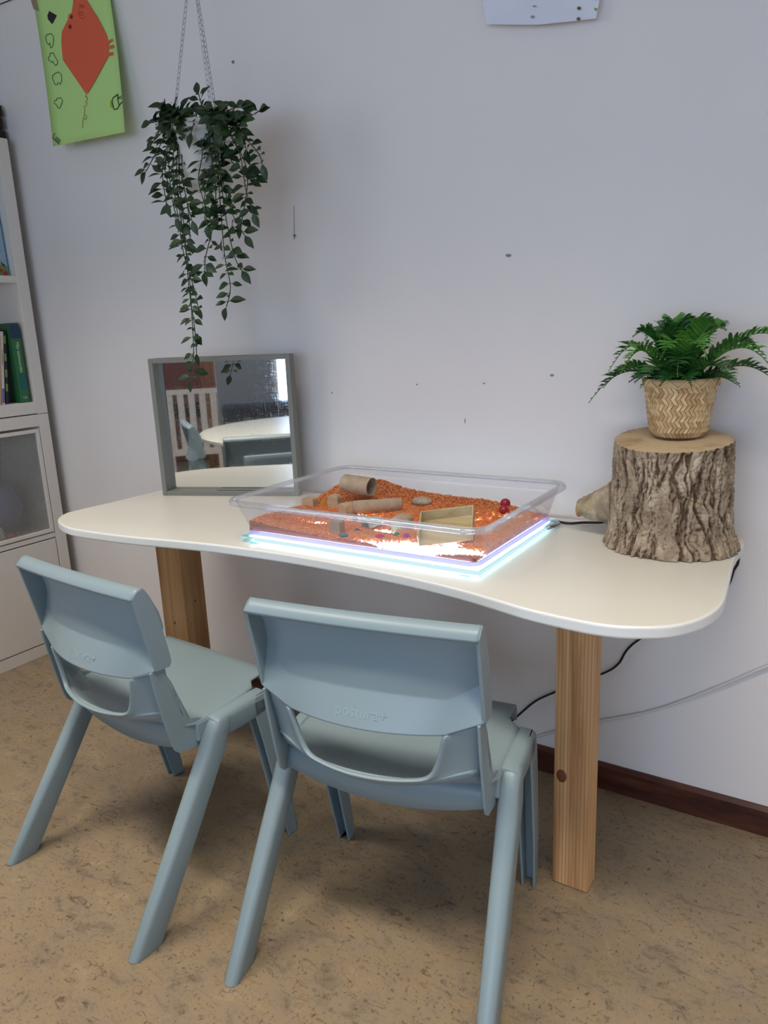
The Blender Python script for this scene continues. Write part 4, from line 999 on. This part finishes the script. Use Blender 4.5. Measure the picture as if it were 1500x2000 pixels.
for k_ in range(13):
    a = -.35 + k_ * .30; x0, y0 = 398 + 40 * math.cos(a * 2.1 + 2.), 236 + 5 * math.sin(k_ * 2.)
    V.append(([(x0, y0), (x0 + (x0 - 398) * .45, y0 - 10 + 9 * math.sin(k_ * 1.7)), (x0 + (x0 - 398) * .9, y0 + 6 + 12 * math.sin(k_ * 1.3))], 1.25 + .012 * (k_ % 6), .011, .030))
for pix, Y_, dn, ls in V:
    n = len(pix); vine(pix, [1.31 + (Y_ - 1.31) * min(1, .35 + 1.3 * i / n) for i in range(n)], dn * 1.0, ls)

# ------------------------------------------------------------------ poster and paper
def poster_y(z, top=2.06): return 1.512 - .050 * max(0, min(1.2, (top - z) / .46)) ** 1.4
def atP(px_, py_, off=0.):
    Y_ = 1.49
    for _ in range(5): p = atY(px_, py_, Y_); Y_ = poster_y(p.z) - off
    return atY(px_, py_, Y_)
m_green = mat('green_paper', srgb(190, 228, 142), .8, spec=.2); m_redp = mat('red_paper', srgb(226, 104, 74), .8, spec=.2); m_ink = mat('marker_ink', srgb(30, 62, 44), .6); m_blk = mat('black_paper', srgb(26, 24, 34), .7)
po = thing('childrens_drawing', 'green paper child drawing with a red cut-out shape, hanging top left on the wall', 'drawing')
NLR = 16; rows = []
Ltop, Lbot, Rtop, Rbot = Vector((-2.092, 0, 2.12)), Vector((-2.072, 0, 1.605)), Vector((-1.787, 0, 2.12)), Vector((-1.752, 0, 1.600))
lb = atP(104, 286); rb = atP(244, 258); l0 = atP(66, 0); r0 = atP(214, 0)
for i in range(NLR + 1):
    t = i / NLR; row = []
    for j in range(9):
        u = j / 8; zl = lerp(l0.z + .10, lb.z, t); zr = lerp(r0.z + .10, rb.z, t)
        xl = lerp(l0.x - (lb.x - l0.x) * .3, lb.x, t); xr = lerp(r0.x - (rb.x - r0.x) * .3, rb.x, t)
        xr += .004 * math.sin(t * math.pi)
        z = lerp(zl, zr, u); row.append((lerp(xl, xr, u), poster_y(z), z))
    rows.append(row)
MB().grid(rows).build('paper_sheet', m_green, po, smooth=True, solid=.0006)
def pshape(name, pts, m, off=.0016, th=.0006):
    A_ = [atP(x, y, off) for x, y in pts]; B_ = [p + Vector((0, -th, 0)) for p in A_]
    b = MB().loft(A_, B_, cap=False); k_ = len(A_)
    ca, cb_ = sum(A_, Vector()) / k_, sum(B_, Vector()) / k_; n0 = len(b.v); b.v += [tuple(ca), tuple(cb_)]
    for i in range(k_): b.f.append((i, (i + 1) % k_, n0)); b.f.append((k_ + i, k_ + (i + 1) % k_, n0 + 1))
    return b.build(name, m, po)
S = .2
def c5(L): return [(x * S, y * S) for x, y in L]
body = c5([(720, -60), (715, 30), (700, 125), (668, 145), (665, 190), (605, 310), (600, 420), (615, 585), (720, 740), (838, 912), (862, 905), (945, 760), (1020, 620), (1062, 545), (1052, 400), (1045, 350), (960, 180), (845, 0), (830, -60)])
pshape('red_cut_out', body, m_redp, .0022)
for q in (c5([(1048, 400), (1095, 380), (1110, 392), (1075, 415), (1056, 435)]), c5([(1052, 450), (1108, 438), (1120, 455), (1108, 472), (1054, 478)]), c5([(1056, 512), (1105, 508), (1105, 540), (1058, 545)])): pshape('red_finger', q, m_redp, .0022)
pshape('black_patch', c5([(482, 108), (553, 150), (510, 236), (470, 190), (464, 150)]), m_blk)
def pline(name, pts, m=m_ink, r=.0008, off=.0024, closed=False):
    P_ = [atP(x, y, off) for x, y in c5(pts)]
    if closed: P_.append(P_[0])
    return MB().tube(P_, r, 5).build(name, m, po)
pline('marker_cloud', [(450, 340), (500, 328), (520, 360), (522, 410), (515, 450), (495, 468), (485, 445), (490, 420), (470, 435), (455, 415), (445, 375)], closed=True)
pline('marker_cloud', [(487, 520), (520, 515), (538, 560), (560, 590), (562, 620), (545, 642), (525, 620), (512, 595), (505, 610), (475, 590), (472, 560), (488, 545)], closed=True)
pline('marker_cloud', [(515, 735), (545, 712), (575, 703), (598, 730), (603, 790), (585, 825), (565, 800), (560, 828), (535, 825), (525, 795), (510, 770)], closed=True)
pline('marker_cloud', [(555, 960), (590, 955), (610, 980), (600, 1020), (580, 1060), (560, 1050), (555, 1028), (530, 1010), (530, 985), (550, 980)], closed=True)
pline('marker_grass', [(508, 1345), (580, 1412)]); 
for q in ([(520, 1355), (522, 1325), (534, 1300)], [(535, 1370), (555, 1335)], [(548, 1380), (570, 1345)], [(560, 1392), (582, 1355)], [(572, 1400), (592, 1370)]): pline('marker_grass', q)
pline('marker_house', [(1150, 920), (1105, 955), (1092, 985), (1112, 1070), (1145, 1062), (1165, 1030), (1150, 980), (1150, 920)], r=.0012)
pline('marker_house', [(1152, 958), (1188, 935)]); pline('marker_house', [(1155, 962), (1188, 958)]); pline('marker_house', [(1160, 1030), (1195, 995)], r=.0013)
m_yl = mat('yellow_crayon', srgb(170, 176, 30), .8); pshape('crayon_mark', c5([(1075, 985), (1092, 985), (1102, 1052), (1080, 1048)]), m_yl, .0012)
m_or = mat('orange_marker', srgb(176, 112, 30), .7)
pline('marker_curl', [(842, 915), (835, 950), (850, 945), (852, 975), (830, 1000), (850, 1005), (845, 1030), (818, 1040), (828, 1070), (820, 1130), (842, 1125), (845, 1155), (828, 1165), (815, 1140), (808, 1180), (807, 1252)], m_or, .0007)
m_dk = mat('dark_marker', srgb(70, 26, 24), .7)
for cx_, cy_, r_ in ((698, 165, 10), (684, 262, 14), (684, 262, 7)): pline('marker_eye', [(cx_ + r_ * math.cos(a), cy_ + r_ * 1.3 * math.sin(a)) for a in range(7)], m_dk, .0009 if r_ != 10 else .0016, .0034)
for q in ([(770, 50), (790, 48), (782, 80), (770, 75)], [(795, 45), (797, 78), (805, 78), (808, 45)], [(815, 45), (820, 75)], [(778, 105), (782, 150)], [(795, 110), (812, 120), (810, 150), (795, 155), (790, 130), (795, 110)], [(770, 100), (772, 150), (790, 180), (815, 185), (830, 160)]): pline('pencil_letters', q, m_dk, .0006, .0034)
# tape tab
b = MB(); q = [atP(58, -8, .001), atP(69, -6, .001), atP(76, 22, .001), atP(66, 18, .001)]; b.loft(q, [p + Vector((0, -.0006, 0)) for p in q]); b.build('tape', mat('tape', srgb(150, 130, 110), .6), po)

def paper(name, pix, lab, marks=()):
    t = thing(name, lab, 'paper'); Y_ = 1.497
    A_ = [atY(x, y, Y_ if y > -5 else 1.514) for x, y in pix]; B_ = [p + Vector((0, .0008, 0)) for p in A_]
    MB().loft(A_, B_).build('paper_sheet', mat('white_paper', srgb(225, 227, 240), .7), t)
    for (pts, m) in marks:
        A_ = [atY(x, y, Y_ - .0006 + max(0, (20 - y) * .0003)) for x, y in pts]
        MB().loft(A_, [p + Vector((0, -.0004, 0)) for p in A_]).build('paint_mark', m, t)
    return t
m_gp = mat('green_paint', srgb(110, 170, 60), .6); m_bp = mat('brown_paint', srgb(120, 90, 66), .7); m_gr = mat('grey_paint', srgb(150, 146, 170), .7)
def blobp(x, y, rx, ry): return [(x + rx * math.cos(a * .785), y + ry * math.sin(a * .785)) for a in range(8)]
paper('childrens_painting', [(941, -60), (942, 5), (949, 47), (1000, 48), (1052, 48), (1110, 42), (1164, 36), (1170, 5), (1176, -60)], 'white painted paper hanging at the top centre of the wall',
      [(blobp(1131, 16, 4, 3.5), m_bp), (blobp(1130, 37, 4, 3.5), m_bp), (blobp(1164, 12, 4, 10), m_gp), (blobp(1044, 12, 4, 1.5), m_gr), (blobp(1040, 33, 4, 3), m_gr)])
paper('childrens_painting', [(1290, -120), (1292, -14), (1420, -22), (1560, -34), (1570, -120)], 'white paper on the wall just above the view at top right')
# wall marks and string
def wmark(px_, py_, rx, ry, m, name, lab):
    A_ = [atY(px_ + rx * math.cos(a * .785), py_ + ry * math.sin(a * .785), WALL - .0006) for a in range(8)]
    o = MB().loft(A_, [p + Vector((0, .0004, 0)) for p in A_]).build(name, m); return tag(o, lab, 'wall mark')
m_blue = mat('blue_tack', srgb(110, 130, 160), .7); m_scuff = mat('scuff', srgb(138, 138, 136), .8)
wmark(455, 121, 3, 3.5, m_blue, 'adhesive_putty', 'small blue putty dab on the wall right of the pot chains')
wmark(993, 499, 6, 3.5, m_scuff, 'wall_scuff', 'grey oval scuff on the bare wall right of centre')
a_ = atY(574, 402, WALL - .001); z_ = atY(574.5, 455, WALL - .001)
sn = thing('hanging_thread', 'thin thread ending in a tiny blue bead on the wall beside the trailing plant', 'thread')
MB().tube([a_, z_], .0006, 5).build('thread', m_scuff, sn); MB().sphere(tuple(atY(575, 460, WALL - .004)), .0035, 12, 8).build('bead', m_blue, sn, smooth=True)
MB().tube([atY(574.5, 463, WALL - .003), atY(574.5, 468, WALL - .003)], [.0012, .0003], 6).build('pin_tip', m_black, sn)
tag(MB().tube([atY(-60, 28, WALL - .003), atY(0, 8, WALL - .003), atY(23, -1, WALL - .003), atY(60, -14, WALL - .003)], .0013, 6).build('wall_string', m_black), 'thin dark string on the wall at the top left, beside the green drawing', 'string')
for i, (x, y, rx, ry, where) in enumerate(((908, 822, 1.2, 7, 'tall thin'), (814, 751, 2, 2, 'dot-like'), (945, 749, 3, 2, 'small round'), (1078, 733, 5, 3.5, 'double'), (648, 767, 1.3, 3, 'short upright'))):
    wmark(x, y, rx * .8, ry * .8, m_scuff, 'wall_scuff', where + ' grey scuff on the wall above the clear tray')

# ------------------------------------------------------------------ cables
def cable(name, pts, r, m, lab): return tag(MB().tube(catmull([tuple(p) for p in pts], 8, False), r, 8).build(name, m, smooth=True), lab, 'cable')
cable('power_cable', [Vector((px - .768, 1.415, TT + .008)), atZ(1080, 1017, TT + .006), atZ(1110, 1022, TT + .004), atZ(1140, 1020.5, TT + .004), atZ(1180, 1020, TT + .004) , Vector((-.40, 1.502, TT + .006)), Vector((-.30, 1.506, TT + .006)), Vector((-.20, 1.503, TT + .008)),
                       atY(1434, 1056, 1.503), atY(1442, 1078, 1.503), atY(1441, 1100, 1.503), atY(1434, 1112, 1.503), Vector((-.21, 1.508, .50)), atY(1245, 1251, 1.505), atY(1208, 1296, 1.505), atY(1185, 1312, 1.505), atY(1150, 1325, 1.505), atY(1083, 1352, 1.505), atY(1045, 1370, 1.505), atY(1010, 1399, 1.505), atY(960, 1440, 1.503), atY(900, 1475, 1.50)],
      .0026, m_black, 'black power cable running from the light panel behind the stump and down the wall')
cable('extension_cord', [Vector((1.3, WALL - .006, .52)), Vector((.6, WALL - .006, .50)), atY(1620, 1262, WALL - .006), atY(1500, 1301, WALL - .006), atY(1420, 1335, WALL - .006), atY(1330, 1370, WALL - .006), atY(1260, 1392, WALL - .006), atY(1170, 1409, WALL - .006), atY(1083, 1429, WALL - .006), atY(1035, 1443, WALL - .006), atY(960, 1462, WALL - .016), atY(900, 1490, WALL - .02)],
      .0030, m_whitecord, 'white cord hanging along the wall below the table above the brown baseboard')

# ------------------------------------------------------------------ room behind, seen in the mirror
rt = thing('round_table', 'round white table behind the camera, seen in the mirror', 'table', (-1.02, -.62, 0))
MB().lathe([(0, .528), (.60, .528), (.605, .532), (.605, .546), (.60, .55), (0, .55)], 72).build('tabletop', m_table, rt)
for a in (45, 135, 225, 315):
    x, y = .42 * math.cos(math.radians(a)), .42 * math.sin(math.radians(a)); MB().tube([(x, y, 0), (x, y, .528)], .022, 12).build('leg', m_cab, rt, smooth=True)
cr_ = thing('slatted_cot', 'white wooden slatted cot side behind the round table, seen in the mirror', 'cot', (-1.73, -1.55, 0))
part('top_rail', m_cab, cr_, -.16, .16, -.012, .012, .69, .72); part('bottom_rail', m_cab, cr_, -.16, .16, -.012, .012, .30, .34)
for i in range(5): part('slat', m_cab, cr_, -.155 + i * .068, -.155 + i * .068 + .038, -.009, .009, .34, .69)
for s in (-1, 1): part('leg', m_cab, cr_, s * .15 - .012, s * .15 + .012, -.012, .012, 0, .30)
m_door = wood('door_wood', srgb(120, 78, 56), srgb(150, 104, 78), srgb(166, 120, 92))
t_ = thing('wooden_post', 'brown wooden post behind the white cot, seen in the mirror', 'post', (-1.66, -2.3, 0)); part('shaft', m_door, t_, -.05, .05, -.05, .05, .03, 2.1); part('foot', m_door, t_, -.08, .08, -.08, .08, 0, .03)
rc = thing('wall_panel', 'reddish brown board low on the rear wall, seen in the mirror', 'panel', (-2.1, REAR + .02, 0)); part('board', mat('red_brown', srgb(120, 74, 66), .6), rc, -.4, .36, -.018, .0, .0, 1.6); part('dark_rail', m_dark, rc, -.4, .36, .0, .012, .38, .5)
sf = thing('grey_bench', 'dark grey upholstered bench before the rear window, seen in the mirror', 'bench', (-1.30, -1.75, 0)); mgy = mat('grey_fabric', srgb(84, 86, 92), .9)
part('backrest', mgy, sf, -.26, .30, -.05, .05, .25, .60, bevel=.03); part('seat', mgy, sf, -.26, .30, -.5, -.05, .15, .28, bevel=.03)
for x in (-.22, .26):
    for y in (-.45, -.05): MB().tube([(x, y, 0), (x, y, .15)], .015, 8).build('leg', m_dark, sf)
